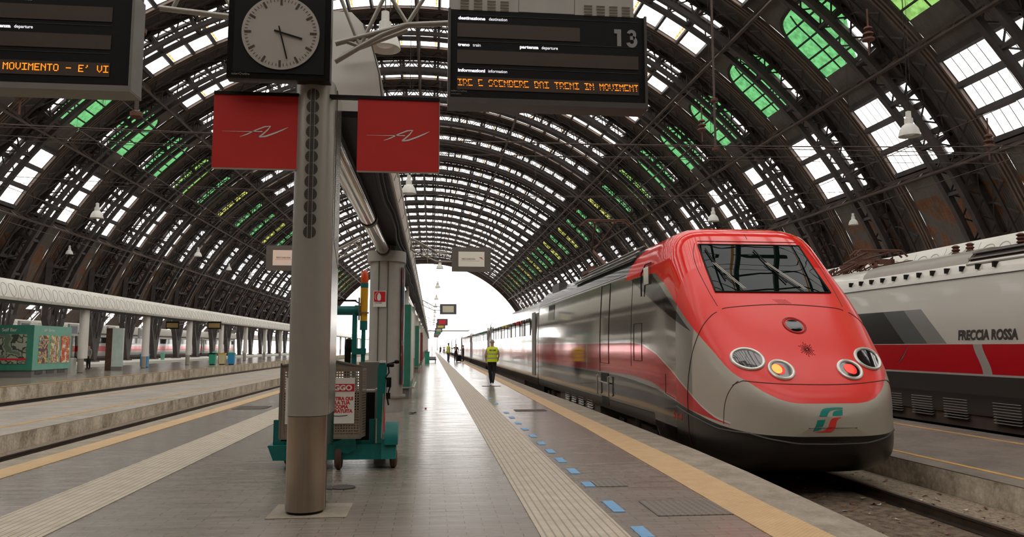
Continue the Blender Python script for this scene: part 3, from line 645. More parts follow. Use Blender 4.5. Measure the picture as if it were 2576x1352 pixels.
# ================================================================ departure boards, clock, banners
def px(cx, cy, x0): return (x0 + (cx-120)*.000946, 4.749 - (cy-190)*.001)
def board(x0, label, mirror):
    yb = 7.12; w = 1.93; d = thing('departure_board', label, 'departure board', (x0, yb, 3.84))
    MB().box(x0, x0+w, yb, yb+.22, 3.845, 4.75).build('case', m_black, d)
    MB().box(x0-.01, x0+w+.01, yb-.03, yb+.24, 3.815, 3.87).box(x0-.012, x0+.012, yb-.028, yb+.23, 3.83, 4.755).box(x0+w-.012, x0+w+.012, yb-.028, yb+.23, 3.83, 4.755).build('rim', m_dgrey if not mirror else m_grey, d)
    top = MB().box(x0, x0+w-.11, yb+.0, yb+.3, 4.752, 4.97).build('top_box', m_alu2, d)
    lvs = []
    gx_ = (230, 367, 505, 640) if not mirror else (1560+0, 1695, 1830, 1965); gx2 = (1515, 1648, 1783, 1916) if not mirror else (260, 395, 530, 665)
    for g0 in (gx_, gx2):
        for a in g0:
            lv = MB(); lvs.append(lv)
            for k in range(4):
                p = px(a, 65+k*30, x0); q = px(a+86, 80+k*30, x0); z = p[1]-.02
                lv.add([(p[0], yb-.0005, z-.014), (q[0], yb-.0005, z-.014), (q[0], yb-.016, z-.004), (p[0], yb-.016, z-.004), (p[0], yb-.0005, z+.004), (q[0], yb-.0005, z+.004)], [(0,1,2,3), (3,2,5,4)])
    pieces(lvs, 'louvre', m_alu2, top)
    a = px(830, 175, x0); b = px(1415, 10, x0); sm_ = MB()
    for (u, v), (u2, v2) in (((a[0], a[1]-.01), (b[0], a[1]-.01)), ((a[0], a[1]-.01), (a[0], b[1])), ((b[0], a[1]-.01), (b[0], b[1]))): sm_.bar((u, yb-.001, v), (u2, yb-.001, v2), .004, .004)
    sm_.build('seam', m_dgrey, top)
    sl = MB(); tx = MB(); ln = MB()
    def slot(x0_, x1_, z0_, z1_): p = px(x0_, z1_, x0); q = px(x1_, z0_, x0); sl.box(p[0], q[0], yb-.006, yb+.001, p[1], q[1])
    def line(x0_, x1_, zz): p = px(x0_, zz, x0); q = px(x1_, zz, x0); ln.box(p[0], q[0], yb-.004, yb, p[1]-.0015, p[1]+.0015)
    def word(s, x, y, wd, bold=True):
        p = px(x, y, x0); W_ = MB().text(s, (0,0,0), .043, bold=.0016 if bold else 0); ext = max(v[0] for v in W_.v); k = (wd*.000946)/ext
        tx.text(s, (p[0], yb-.0045, p[1]-.008), .043, bold=.0016 if bold else 0, xs=k, depth=.001)
    D = 500 if mirror else 0
    if not mirror:
        slot(200, 1468, 322, 462); slot(200, 2085, 590, 725); slot(200, 2085, 855, 985)
    else:
        slot(600, 1960, 322, 462); slot(200, 1960, 590, 725); slot(200, 1960, 855, 985)
    for yy in (240, 500, 765): line(200, 2080 if not mirror else 1950, yy)
    word('destinazione', 208+D, 278, 277); word('destination', 520+D, 278, 190, False)
    word('treno', 208, 545, 118); word('train', 358, 545, 80, False); word('partenza', 840, 545, 195); word('departure', 1065, 545, 170, False)
    if not mirror: word('informazioni', 208, 800, 277); word('information', 515, 800, 195, False)
    else: word('informazioni', 208-1, 800, 277); word('information', 515, 800, 195, False)
    sl.build('display_window', m_slot, d); ln.build('divider', m_dgrey, d); tx.build('lettering', m_text, d)
    if not mirror:
        g13 = MB(); A = lambda x, y: px(x, y, x0)
        g13.prism([A(1862,490), A(1905,490), A(1905,318), A(1832,318), A(1832,362), A(1862,362)], yb-.005, yb-.003, 'y')
        r3 = []; cx3 = 2018
        for cy3, ro in ((362, 46), (442, 52)): pass
        def arc3(cx, cy, r, a0, a1, n=14): return [A(cx+r*math.cos(math.radians(a0+(a1-a0)*i/n)), cy+r*math.sin(math.radians(a0+(a1-a0)*i/n))) for i in range(n+1)]
        o1, i1 = arc3(2016, 366, 50, -165, 62), arc3(2016, 366, 17, -165, 62); o2, i2 = arc3(2018, 440, 60, -62, 165), arc3(2018, 440, 22, -62, 165)
        for o_, i_ in ((o1, i1), (o2, i2)):
            for k in range(len(o_)-1): g13.prism([o_[k], o_[k+1], i_[k+1], i_[k]], yb-.005, yb-.003, 'y')
        g13.prism([A(2000,383), A(2046,383), A(2046,420), A(2000,420)], yb-.005, yb-.003, 'y')
        g13.build('platform_number', m_textg, d, label='large grey number 13')
    p = px(140, 1008, x0); MB().text('solari\u25c7udine', (p[0], yb-.004, p[1]), .028, depth=.0005).text('www.solari.it', (p[0], yb-.004, p[1]-.026), .018, depth=.0005).build('maker_lettering', m_textg, d)
    # dot-matrix line
    F = {'A':'0E11111F111111','C':'0E11101010110E','D':'1E11111111111E','E':'1F10101E10101F','I':'1F04040404041F','M':'111B1511111111','N':'11191513111111','O':'0E11111111110E','R':'1E11111E141211','S':'0F10100E01011E','T':'1F040404040404','V':'11111111110A04',"'":'04040800000000','-':'0000001F000000',' ':'00000000000000'}
    s = 'IRE E SCENDERE DAI TRENI IN MOVIMENT' if not mirror else "I IN MOVIMENTO - E' VI"; led = MB()
    pw = (2085-205)/36.0/6.0 if not mirror else 57/6.0; xs_ = 205 if not mirror else 1960-len(s)*57
    for i, ch in enumerate(s):
        rows = [int(F[ch][2*r:2*r+2], 16) for r in range(7)]
        for r in range(7):
            if r in (3, 5) and not mirror: continue
            for c in range(5):
                if rows[r] >> (4-c) & 1:
                    p = px(xs_+(i*6+c)*pw + r*(1.2 if not mirror else 0), 885+r*9.5, x0); led.box(p[0], p[0]+pw*.00075, yb-.009, yb-.006, p[1]-.0038, p[1]+.0038)
    led.build('led_lettering', m_led, d, label='amber running text')
    return d
board(.142, 'black departure board marked 13 with amber running text', False)
board(-2.765-1.93, 'black departure board cut by the left edge of the photo', True)
ck = thing('clock', 'square black station clock with round pale dial on the near column', 'clock', (-1.43, 7.0, 3.95))
MB().box(-1.895, -.965, 7.02, 7.14, 3.955, 4.885).build('case', m_blackg, ck)
MB().box(-1.84, -1.02, 7.012, 7.022, 4.01, 4.83).build('bezel', m_black, ck)
CXk, CZk, CR = -1.418, 4.395, .352
MB().lathe([(CR, 7.0), (CR, 7.013), (CR-.005, 7.015)], (CXk, 0, CZk), 64, axis='y').build('dial', M('dial', '#a79e96', .4, 0, .04, 2), ck)
tk = MB(); hm = []
for i in range(60):
    a = 2*math.pi*i/60; r0, r1, w = (.265, .328, .020) if i % 5 == 0 else (.298, .325, .006)
    dx, dz = math.sin(a), math.cos(a); nx, nz = dz, -dx
    t_ = tk if i % 5 else MB()
    if i % 5 == 0: hm.append(t_)
    t_.add([(CXk+dx*r0+nx*w/2, 6.996, CZk+dz*r0+nz*w/2), (CXk+dx*r0-nx*w/2, 6.996, CZk+dz*r0-nz*w/2), (CXk+dx*r1-nx*w/2, 6.996, CZk+dz*r1-nz*w/2), (CXk+dx*r1+nx*w/2, 6.996, CZk+dz*r1+nz*w/2)], [(0,1,2,3)])
m_mk = M('marks', '#3a2a26', .5, 0, 0); tk.build('minute_track', m_mk, ck); pieces(hm, 'hour_mark', m_mk, ck)
def hand(dx, dz, l, t, w, y, nm):
    n = math.hypot(dx, dz); dx /= n; dz /= n; MB().bar((CXk-dx*t, y, CZk-dz*t), (CXk+dx*l, y, CZk+dz*l), w, .004, (0,1,0)).build(nm, m_black, ck)
hand(53, -15, .205, .06, .017, 6.990, 'hour_hand'); hand(17, -66, .262, .06, .013, 6.984, 'minute_hand')
MB().text('solari\u25c7udine', (-1.85, 7.0105, 3.985), .03, depth=.0005).build('maker_lettering', m_textg, ck)
def banner(x0, label):
    x1 = x0+.775; z0, z1 = 3.155, 3.858; b = thing('banner', label, 'banner', (x0, 7.2, z0))
    MB().box(x0, x1, 7.2, 7.235, z0, z1).build('panel', m_red, b)
    MB().box(min(x0, -1.2) if x0 > -1 else x0, x1 if x0 > -1 else -1.2, 7.19, 7.25, z1-.004, z1+.028).build('hanger_bar', m_black, b)
    MB().box(x0, x1, 7.195, 7.24, z0-.006, z0).box(x1-.004, x1+.004, 7.195, 7.24, z0, z1).build('edge_strip', m_alu, b)
    def q(x, y): return (x0+(x-220)/630*.775, z0+(1310-y)/530*.703)
    lg = MB()
    def stroke(pts, ws):
        for (a, wa), (c, wb) in zip(zip(pts, ws), zip(pts[1:], ws[1:])):
            A, B = Vector(q(*a)), Vector(q(*c)); n = (B-A).normalized(); n = Vector((-n.y, n.x)); k = .0014
            P = [A+n*wa*k, A-n*wa*k, B-n*wb*k, B+n*wb*k]; lg.add([(p.x, 7.1975, p.y) for p in P], [(0,1,2,3)])
    stroke([(288,1048),(440,1047),(585,1044)], [.6,1.6,3.2]); stroke([(420,1085),(470,1067),(540,1033),(600,1009),(645,1003)], [1,3.5,4,4,2.5])
    stroke([(645,1003),(620,1035),(585,1066),(562,1082)], [2.5,4,4.5,4]); stroke([(562,1084),(610,1078),(680,1052),(735,1028),(775,1009)], [4,5.5,5,4,.8])
    lg.build('emblem', m_silver, b, label='silver swoosh emblem')
    return b
banner(-.72, 'red banner with silver emblem, right of the near column'); banner(-2.045, 'red banner with silver emblem, left of the near column')

# ================================================================ hanging lamps
lp = thing('hanging_lamp', 'white bell-shaped lamp', 'lamp')
MB().lathe([(.02,.72),(.07,.70),(.075,.52),(.11,.50),(.115,.34),(.17,.30),(.235,.2),(.27,.08),(.285,.0),(.275,.0),(.26,.08),(.22,.19),(.1,.28),(.02,.3)], n=28).build('lamp_shade', m_white, lp, smooth=True)
MB().lathe([(.06,.16),(.13,.10),(.15,.06),(.1,.03),(.02,.02)], n=20).build('bulb', M('bulb_glass', '#c9c7c0', .15, 0, 0), lp, smooth=True)
m_rod = m_dgrey
LP = [(-.9,13.6,6.9,'large white bell-shaped lamp hanging just right of the clock'),(-.9,28.4,7.2,'white bell lamp hanging below the right red banner'),(13.1,19.4,7.3,'large white bell lamp at the upper right over the silver train'),(14.3,37.4,7.9,'white bell lamp hanging just above the red train roof'),
      (25.2,43.1,8.8,'white bell lamp in front of the dark far right wall'),(-15.4,36.6,7.4,'white bell lamp hanging at the left over the tracks'),(-29.4,65.2,9.0,'small white bell lamp low at the far left'),(-17.9,60.5,8.4,'small white bell lamp left of the near column'),
      (13.0,95.2,7.3,'tiny white lamp beside the dark vault at the far right opening'),(15.3,131.2,8.8,'tiniest white lamp at the right edge of the bright opening'),(-25.0,108.5,11.1,'tiny white lamp close to the left screen'),(-21.5,83.6,9.6,'tiny white lamp between the left lamps'),(-36.2,121.6,10.8,'tiny far white lamp above the left beam'),(-39.5,109.9,11.8,'tiny far white lamp high at the left')]
for i in range(9): LP.append((.6, 60+i*20.0, 7.6, 'tiny white lamp hanging in the bright end opening'))
for i, (x, y, z, lab) in enumerate(LP):
    o = lp if i == 0 else dup(lp); o.location = (x, y, z); o['label'] = lab
    if i > 13: o['group'] = 'lamps in the end opening'
    dd = AR**2-(x-AX)**2; top = AZ+math.sqrt(dd)-1.3 if dd > 0 else z+3
    MB().tube([(x, y, z+.70), (x, y, top)], .012 if y < 90 else .02, 5).tube([(x+.09, y, z+.70), (x+.09, y, top)], .006, 4).build('hanging_cable', m_rod, o)
# catenary droppers, wires and insulators
def hanger(x, y, zb, label):
    o = thing('catenary_hanger', label, 'hanger', (x, y, zb)); top = AZ+math.sqrt(AR**2-(x-AX)**2)-1.3
    MB().tube([(x,y,zb),(x,y,top)], .06, 8).build('tube', m_iron2, o)
    pieces([MB().lathe([(.05,-.12),(.16,-.06),(.17,.06),(.06,.12)], (x,y,z), 12) for z in (zb+.0, zb+2.4)], 'clamp', m_rust, o); return o
hanger(13.4, 34.5, 10.9, 'vertical iron tube hanging from the vault over the red train'); hanger(-8.2, 21.6, 7.9, 'vertical iron tube hanging right of the left departure board'); hanger(18.5, 20.5, 7.9, 'vertical iron tube hanging at the right edge')
def insul(x, y, z, label):
    o = MB(); 
    for k in range(3): o.lathe([(.05, .02+k*.2), (.22-.03*k, .05+k*.2), (.19-.03*k, .12+k*.2), (.05, .16+k*.2)], (x,y,z), 16)
    o.tube([(x,y,z-.5),(x,y,z+1.2)], .03, 6); t = o.build('insulator', m_rust, smooth=True); tag(t, label, 'insulator')
insul(15.2, 24.5, 12.2, 'brown stacked insulator in front of the first green oval'); insul(12.2, 33.0, 11.3, 'brown stacked insulator hanging left of the red train hanger'); insul(-12.5, 24.0, 9.0, 'brown insulator hanging at the left below the departure board'); insul(21.5, 27.0, 9.2, 'brown insulator hanging at the far right')
wr = MB()
def wire(a, b, sag=.4, r=.018, n=12): 
    a, b = Vector(a), Vector(b); wr.tube([a.lerp(b, i/n)-Vector((0,0,sag*4*(i/n)*(1-i/n))) for i in range(n+1)], r, 5)
for y, z in ((21.6, 8.3), (34.5, 11.2), (48, 12.0), (62, 12.4), (80, 12.6)):
    wire((-31, y, z), (30, y, z), .9, .02); wire((-31, y, z-.6), (30, y, z-.6), .3, .014)
for x in (5.7, -7.2, 13.5, -14.9): wire((x, 16, 5.9), (x, 300, 5.9), .1, .012, 8); wire((x, 16, 7.2), (x, 300, 7.2), .6, .012, 30)
o = wr.build('overhead_wires', m_iron2, kind='stuff'); tag(o, 'thin dark overhead wires crossing under the vault', 'wires')
gn = thing('catenary_gantry', 'thin steel gantry over the tracks beyond the far opening', 'gantry', (0, 330, 0))
MB().bar((-12, 330, 8.3), (16, 330, 8.3), .3, .5).bar((-12,330,-.9), (-12,330,8.8), .4, .4).bar((16,330,-.9), (16,330,8.8), .4, .4).bar((2.5,330,-.9), (2.5,330,8.8), .3, .3).build('frame', m_dgrey, gn)
# ================================================================ the red-nosed train
def ip(x, pts):
    if x <= pts[0][0]: return pts[0][1]
    for (a, b), (c, d) in zip(pts, pts[1:]):
        if x <= c: return b+(d-b)*(x-a)/(c-a)
    return pts[-1][1]
XC, YT = 5.7, 10.5
ZT = [(0,.50),(.04,.62),(.12,.78),(.30,1.0),(.55,1.27),(.80,1.52),(1.10,1.81),(1.45,2.13),(1.78,2.43),(2.25,2.87),(2.70,3.28),(2.86,3.44),(3.02,3.58),(3.25,3.67),(3.6,3.72),(4.5,3.76),(6,3.78),(50,3.78)]
ZB = [(0,.42),(.03,.2),(.1,-.02),(.3,-.22),(.6,-.36),(1,-.42),(50,-.42)]
BODY = [(0,3.78),(.35,3.77),(.55,3.72),(.72,3.6),(.84,3.42),(.915,3.22),(.95,3.05),(.965,2.7),(.985,2.2),(1,1.6),(1,1.0),(1,.5),(.985,.1),(.96,-.2),(.90,-.42),(0,-.42)]
def Wn(t, L=2.3, n=2.9): return 1.54 if t >= L else 1.54*(1-(1-max(t, 0)/L)**n)**(1/n)
_bc = {}
def body_at(N, hw=1.54):
    if (N, hw) in _bc: return _bc[(N, hw)]
    pts = [(hw*f, z) for f, z in BODY]; dens = []
    for (a, b), (c, d) in zip(pts, pts[1:]):
        for j in range(60): s = j/60; dens.append((a+(c-a)*s, b+(d-b)*s))
    dens.append(pts[-1]); zm = .35; ang = [math.atan2(z-zm, x) for x, z in dens]; res = []
    for i in range(N+1):
        th = math.pi/2-math.pi*i/N; c, s = math.cos(th), math.sin(th); nt = 4.8 if s >= 0 else 4.2
        x = abs(c)**(2/nt)*hw; z = (3.78-zm)*abs(s)**(2/nt) if s >= 0 else -(zm+.42)*abs(s)**(2/nt); a = math.atan2(z, x)
        res.append(dens[min(range(len(dens)), key=lambda k: abs(ang[k]-a))])
    res[0] = (0, 3.78); res[-1] = (0, -.42); _bc[(N, hw)] = res; return res
def section(t, N=56):
    zt, zb, w = ip(t, ZT), ip(t, ZB), Wn(t); zm = .35; q_ = min(1, max(0, (t-1.0)/1.0)); ntu = 4.8+2.6*q_*q_*(3-2*q_); k = min(1, max(0, (t-2.2)/2.6)); k = k*k*(3-2*k); out = []
    for i in range(N+1):
        th = math.pi/2-math.pi*i/N; c, s = math.cos(th), math.sin(th); nt = ntu if s >= 0 else 4.2
        x = abs(c)**(2/nt)*w; z = zm+(zt-zm)*abs(s)**(2/nt) if s >= 0 else zm-(zm-zb)*abs(s)**(2/nt)
        if z > 1.4: x *= 1-.05*min(1, (z-1.4)/2.3)**1.3
        out.append((x, z))
    if k > 0: out = [(a*(1-k)+c*k, b*(1-k)+d*k) for (a, b), (c, d) in zip(out, body_at(N))]
    return out
TS = [0,.004,.012,.03,.06,.1,.15,.2,.27,.35,.44,.54,.65,.78,.92,1.06,1.2,1.35,1.5,1.65,1.78,1.92,2.08,2.25,2.4,2.55,2.7,2.78,2.86,2.94,3.02,3.12,3.25,3.4,3.5,3.6,3.85,4.1,4.4,4.8,5.3,6,7,9,11,13,16,19.3]
def side_z(t, z): return max(z, .04) if t >= 3.6 else z
def livery():
    t = NT('train_livery'); tc = t.n('ShaderNodeTexCoord'); sp = t.n('ShaderNodeSeparateXYZ'); t.l(tc.outputs['Object'], sp.inputs[0]); X, Y, Z = sp.outputs
    mt = lambda a, b: t.math('GREATER_THAN', a, b)
    AND = lambda *q: q[0] if len(q) == 1 else t.math('MULTIPLY', q[0], AND(*q[1:]))
    gz = t.curve(Y, [(0,.67),(.08,.69),(.2,.8),(.4,.97),(.64,1.12),(1,1.4),(1.4,1.68),(1.76,1.91),(2.4,2.28),(2.92,2.6),(3.6,2.89),(4,2.93),(10,2.93)], 0, 10)
    red = AND(mt(Z, gz), mt(t.math('SUBTRACT', 5.9, t.math('MULTIPLY', t.math('SUBTRACT', Z, 2.9), .9)), Y))
    kz = t.curve(Y, [(0,.22),(.05,.23),(.29,.25),(.8,.33),(1.31,.43),(2.34,.58),(3.51,.73),(5.21,.82),(6.5,.86),(10,.88)], 0, 10)
    tz = t.curve(Y, [(0,.1),(.62,.36),(.88,.42),(1.24,.56),(1.74,.78),(2.53,1.07),(3.46,1.36),(4.4,1.54),(5.19,1.575),(20,1.59)], 0, 20)
    bz = t.curve(Y, [(0,.2),(.62,.35),(.89,.39),(1.08,.42),(1.76,.50),(2.78,.67),(3.76,.84),(5.24,.91),(10,.915),(20,.90)], 0, 20)
    belt = AND(mt(tz, Z), mt(Z, bz), mt(Y, .6)); tick = AND(mt(Y, t.math('SUBTRACT', 9.86, t.math('MULTIPLY', Z, .03))), mt(t.math('SUBTRACT', 9.98, t.math('MULTIPLY', Z, .03)), Y))
    edge = AND(mt(t.math('ADD', tz, .03), Z), mt(Z, tz), mt(Y, .6))
    hz = t.curve(Y, [(1.63,1.75),(3.26,2.22),(5.69,3.0),(10,3.9)], 1.63, 10); ez = t.curve(Y, [(1.63,1.75),(2.45,2.19),(3.25,2.62),(3.9,2.91),(10,2.93)], 1.63, 10)
    dark = AND(mt(Z, hz), mt(ez, Z), mt(Y, 1.63), mt(2.94, Z))
    black = AND(mt(kz, Z)); roof = AND(mt(Z, 3.1), mt(Y, 5.3))
    silver = t.ramp(t.noise(.6, 3, t.obj()), rgb('#a89f92'), rgb('#b4ac9f'))
    side = t.math('GREATER_THAN', Y, 1.55)
    c = t.mix(t.math('MULTIPLY', side, .5), silver, rgb('#908d89'))
    c = t.mix(roof, c, rgb('#7d7c7c')); c = t.mix(dark, c, rgb('#25221f')); c = t.mix(red, c, rgb('#e4302a')); c = t.mix(edge, c, rgb('#c9c5be'))
    c = t.mix(belt, c, rgb('#c2252a')); c = t.mix(AND(tick, belt), c, rgb('#b5b1aa')); c = t.mix(black, c, t.mix(mt(Y, 3.0), rgb('#211e1c'), rgb('#4a4744')))
    low = AND(mt(.27, Z)); c = t.mix(AND(low, mt(Y, 3.6)), c, rgb('#453d36'))
    rim = AND(black, mt(Z, t.math('SUBTRACT', kz, .07))); c = t.mix(rim, c, rgb('#0c0b0b'))
    t.l(c, t.b.inputs['Base Color'])
    rg = t.mix(t.math('GREATER_THAN', Y, 2.3), (.30,.30,.30,1), (.07,.07,.07,1)); rg = t.mix(AND(low, mt(Y, 3.6)), rg, (.6,.6,.6,1)); t.l(rg, t.b.inputs['Roughness'])
    t.l(t.math('MULTIPLY', AND(side, t.math('SUBTRACT', 1, t.math('MAXIMUM', red, dark))), .6), t.b.inputs['Metallic'])
    t.b.inputs['Coat Weight'].default_value = .15; t.b.inputs['Specular IOR Level'].default_value = .4; t.b.inputs['Coat Roughness'].default_value = .12
    t.bump(t.noise(.9, 2, t.obj((1, .6, 1.6))), .08, .02); return t.m
m_liv = livery(); m_win = M('train_glass', '#0a1412', .04, 0, 0, spec=.5); m_ws = M('windscreen_glass', '#07110f', .0, 0, 0, spec=.12); m_win2 = M('lens_glass', '#241d1c', .06, 0, 0, spec=.9); m_ring = M('lamp_ring', '#d6d3cc', .25, .4, 0)
m_seam = M('panel_gap', '#3a1412', .6, 0, 0); m_logoG = M('logo_green', '#0d7f73', .35, 0, 0); m_logoR = M('logo_red', '#dd3b34', .35, 0, 0); m_wip = M('wiper_metal', '#b9b2a6', .35, .6, 0)
loco = thing('train', 'red and silver high-speed train facing the camera on the right', 'train', (XC, YT, -.545))
loco_z = 0.0
mb = MB(); rows = []
for t in TS:
    s = section(t); full = [(-x, z) for x, z in s[::-1]]+[(x, z) for x, z in s[1:-1]]; rows.append([(XC+x, YT+t, side_z(t, z)) for x, z in full])
m_ = len(rows[0]); mb.v = [p for r in rows for p in r]
for i in range(len(rows)-1):
    for j in range(m_): mb.f.append((i*m_+j, (i+1)*m_+j, (i+1)*m_+(j+1)%m_, i*m_+(j+1)%m_)); mb.m.append(0)
mb.f.append(tuple(range(m_))); mb.m.append(0); e = (len(rows)-1)*m_; mb.f.append(tuple(range(e, e+m_))[::-1]); mb.m.append(0)
# the shell keeps its origin at rail-independent height zero so that the livery is measured in metres
shell = mb.build('body_shell', m_liv, None, smooth=32); shell.parent = loco
for v in shell.data.vertices: v.co.x -= XC; v.co.y -= YT
shell.location = (0, 0, .545)
bvh = BVHTree.FromPolygons([Vector(v) for v in mb.v], mb.f)
def pf(x, z, o=.006):
    h = bvh.ray_cast(Vector((XC+x, YT-2, z)), Vector((0,1,0)))
    if h[0] is None: return Vector((XC+x, YT+3, z))
    n = h[1] if h[1].y < 0 else -h[1]; return h[0]+n*o
def ps(t, z, o=.006, s=-1):
    h = bvh.ray_cast(Vector((XC+s*3, YT+t, z)), Vector((-s,0,0)))
    if h[0] is None: return Vector((XC+s*1.5, YT+t, z))
    n = h[1] if h[1].x*s > 0 else -h[1]; return h[0]+n*o
def dense(pts, k=8):
    out = []
    for (a, b), (c, d) in zip(pts, pts[1:]): out += [(a+(c-a)*i/k, b+(d-b)*i/k) for i in range(k)]
    return out+[pts[-1]]
def smooth_(pts, it=2):
    for _ in range(it):
        o = [pts[0]]
        for a, b in zip(pts, pts[1:]): o += [(a[0]*.75+b[0]*.25, a[1]*.75+b[1]*.25), (a[0]*.25+b[0]*.75, a[1]*.25+b[1]*.75)]
        pts = o+[pts[-1]]
    return pts
def patch(fn, poly4, nu, nv, name, mat, parent, o=.01, label=None):
    """quad patch lying on the shell: corners TL TR BR BL in surface coordinates"""
    tl, tr, br, bl = poly4; g = MB(); P = []
    for j in range(nv+1):
        v = j/nv
        for i in range(nu+1):
            u = i/nu; a = (tl[0]*(1-u)+tr[0]*u, tl[1]*(1-u)+tr[1]*u); b = (bl[0]*(1-u)+br[0]*u, bl[1]*(1-u)+br[1]*u); P.append(fn(a[0]*(1-v)+b[0]*v, a[1]*(1-v)+b[1]*v, o))
    g.add(P, [(j*(nu+1)+i, j*(nu+1)+i+1, (j+1)*(nu+1)+i+1, (j+1)*(nu+1)+i) for j in range(nv) for i in range(nu)]); return g.build(name, mat, parent, smooth=True, label=label)
ws = patch(pf, ((-.93,3.31),(.93,3.31),(.99,2.42),(-.99,2.42)), 24, 14, 'windscreen', m_ws, loco, .012)
gk = MB(); B_ = [(-.945,3.325),(.945,3.325),(1.005,2.405),(-1.005,2.405),(-.945,3.325)]; gk.tube([pf(x, z, .012) for x, z in dense(B_, 16)], .014, 6)
gk.build('gasket', m_black, ws, smooth=True)
s_ = MB(); s_.tube([pf(x, z, .004) for x, z in dense([(-.93,3.40),(.93,3.40)], 20)], .006, 4)
for P_ in ([(-1.02,2.11),(-.96,2.13),(-.55,2.17),(0,2.2),(.55,2.17),(.96,2.13),(1.04,2.09)],): s_.tube([pf(x, z, .001) for x, z in dense(smooth_(P_), 3)], .0075, 5)
s_.tube([pf(x, z, .001) for x, z in dense(smooth_([(-1.12,1.0),(-.76,.965),(-.12,.945),(.44,.95),(1.05,1.0),(1.12,1.0)]), 4)], .007, 5)
for s in (-1, 1):
    s_.tube([ps(t, z, .001, s) for t, z in dense(smooth_([(1.44,2.06),(1.40,1.9),(1.42,1.65),(1.52,1.42),(1.68,1.07),(1.76,.68),(1.73,.3),(1.7,-.2)]), 3)], .0075, 5)
    s_.tube([ps(t, z, .001, s) for t, z in dense(smooth_([(.52,.995),(.62,.84),(.70,.63),(.72,.35)]), 4)], .006, 5)
    s_.tube([pf(s*x, z, .001) for x, z in dense(smooth_([(.99,3.36),(1.10,3.15),(1.13,2.9),(1.12,2.6),(1.10,2.35),(1.07,2.16)]), 4)], .006, 5)
    s_.tube([pf(s*x, z, .001) for x, z in dense(smooth_([(1.12,.999),(1.2,.96),(1.24,.93)]), 3)], .006, 5)
s_.tube([pf(.02+.0*z, z, .001) for z in [3.46+.01*i for i in range(12)]], .006, 4)
s_.build('panel_seam', m_seam, loco)
wr_ = []
for s0, pts, arm in ((-1, [(-.86,3.22),(-.74,2.62)], [(-.83,2.92),(-.50,2.43)]), (1, [(.02,3.2),(.30,2.56)], [(.12,2.93),(.56,2.43)])):
    q = MB(); q.tube([pf(x, z, .035) for x, z in dense(pts, 6)], .012, 6); 
    bl_ = q.build('wiper', m_black, loco); a_ = MB()
    for d in (-.018, .018): a_.tube([pf(x+d, z, .05) for x, z in dense(arm, 6)], .007, 6)
    a_.build('wiper_arm', m_wip, bl_)
def disc_on(fn, cx, cz, rx, rz, o, n=40, k=4):
    g = MB(); P = [fn(cx, cz, o)]
    for j in range(1, k+1): P += [fn(cx+rx*j/k*math.cos(2*math.pi*i/n), cz+rz*j/k*math.sin(2*math.pi*i/n), o) for i in range(n)]
    F_ = [(0, 1+i, 1+(i+1)%n) for i in range(n)]
    for j in range(k-1): F_ += [(1+j*n+i, 1+(j+1)*n+i, 1+(j+1)*n+(i+1)%n, 1+j*n+(i+1)%n) for i in range(n)]
    g.add(P, F_); return g
def ring_on(fn, cx, cz, rx, rz, w, o, n=48):
    g = MB(); g.tube([fn(cx+rx*math.cos(2*math.pi*i/n), cz+rz*math.sin(2*math.pi*i/n), o) for i in range(n+1)], w, 8, cap=False); return g
for s, nm in ((-1, 'left'), (1, 'right')):
    hl = ring_on(pf, s*.955, 1.315, .215, .150, .026, .008); r2 = ring_on(pf, s*.535, 1.155, .175, .128, .026, .008); hl.add(r2.v, r2.f)
    h = hl.build('headlight', m_ring, loco, smooth=True)
    disc_on(pf, s*.955, 1.315, .205, .142, .010).build('large_lens', m_win2, h, smooth=True)
    disc_on(pf, s*.535, 1.155, .165, .118, .010).build('small_lens', m_win2, h, smooth=True)
    xo = -.062 if s < 0 else -.01
    disc_on(pf, s*.535+xo, 1.165, .075, .068, .016, 24).build('tail_lamp', M('tail_lamp_'+nm, '#ff2a18', .4, 0, 0, emit='#ff8a3a' if s < 0 else '#ff3a2e', es=2.2 if s < 0 else 1.5), h, smooth=True, label='glowing %s lamp' % ('orange' if s < 0 else 'red'))
    disc_on(pf, s*.535+xo+.035, 1.16, .08, .075, .013, 24).build('tail_lamp', M('tail_glow_'+nm, '#c01510', .4, 0, 0, emit='#e0201a', es=.7), h, smooth=True)
ph = ring_on(pf, .03, 1.835, .165, .118, .012, .002); pr = ph.build('porthole', m_red, loco, smooth=True); disc_on(pf, .03, 1.835, .135, .095, .006).build('porthole_glass', m_win, pr, smooth=True)
ring_on(pf, .03, 1.835, .185, .135, .004, .001).build('porthole_seam', m_seam, pr)
dt = MB()
for k in range(20):
    for j in range(4 + (k % 3)):
        a = 2*math.pi*k/20+.1; r = .02+.0185*j; c = pf(.025+r*math.cos(a)*1.05, 1.455+r*math.sin(a)*.95*1.0, .003); dt.add([c+Vector((-.008,0,-.006)), c+Vector((.008,0,-.006)), c+Vector((.008,0,.006)), c+Vector((-.008,0,.006))], [(0,1,2,3)])
dt.build('horn_holes', m_seam, loco, label='round burst of small dark holes')
dt = MB()
for k in range(9):
    for j in range(7):
        c = pf(-.09+.026*k+.012*j, 2.275-.011*j, .003); dt.add([c+Vector((-.006,0,-.004)), c+Vector((.003,0,-.004)), c+Vector((.009,0,.004)), c+Vector((0,0,.004))], [(0,1,2,3)])
dt.build('vent_holes', m_seam, loco, label='small slanted grille of dark holes')
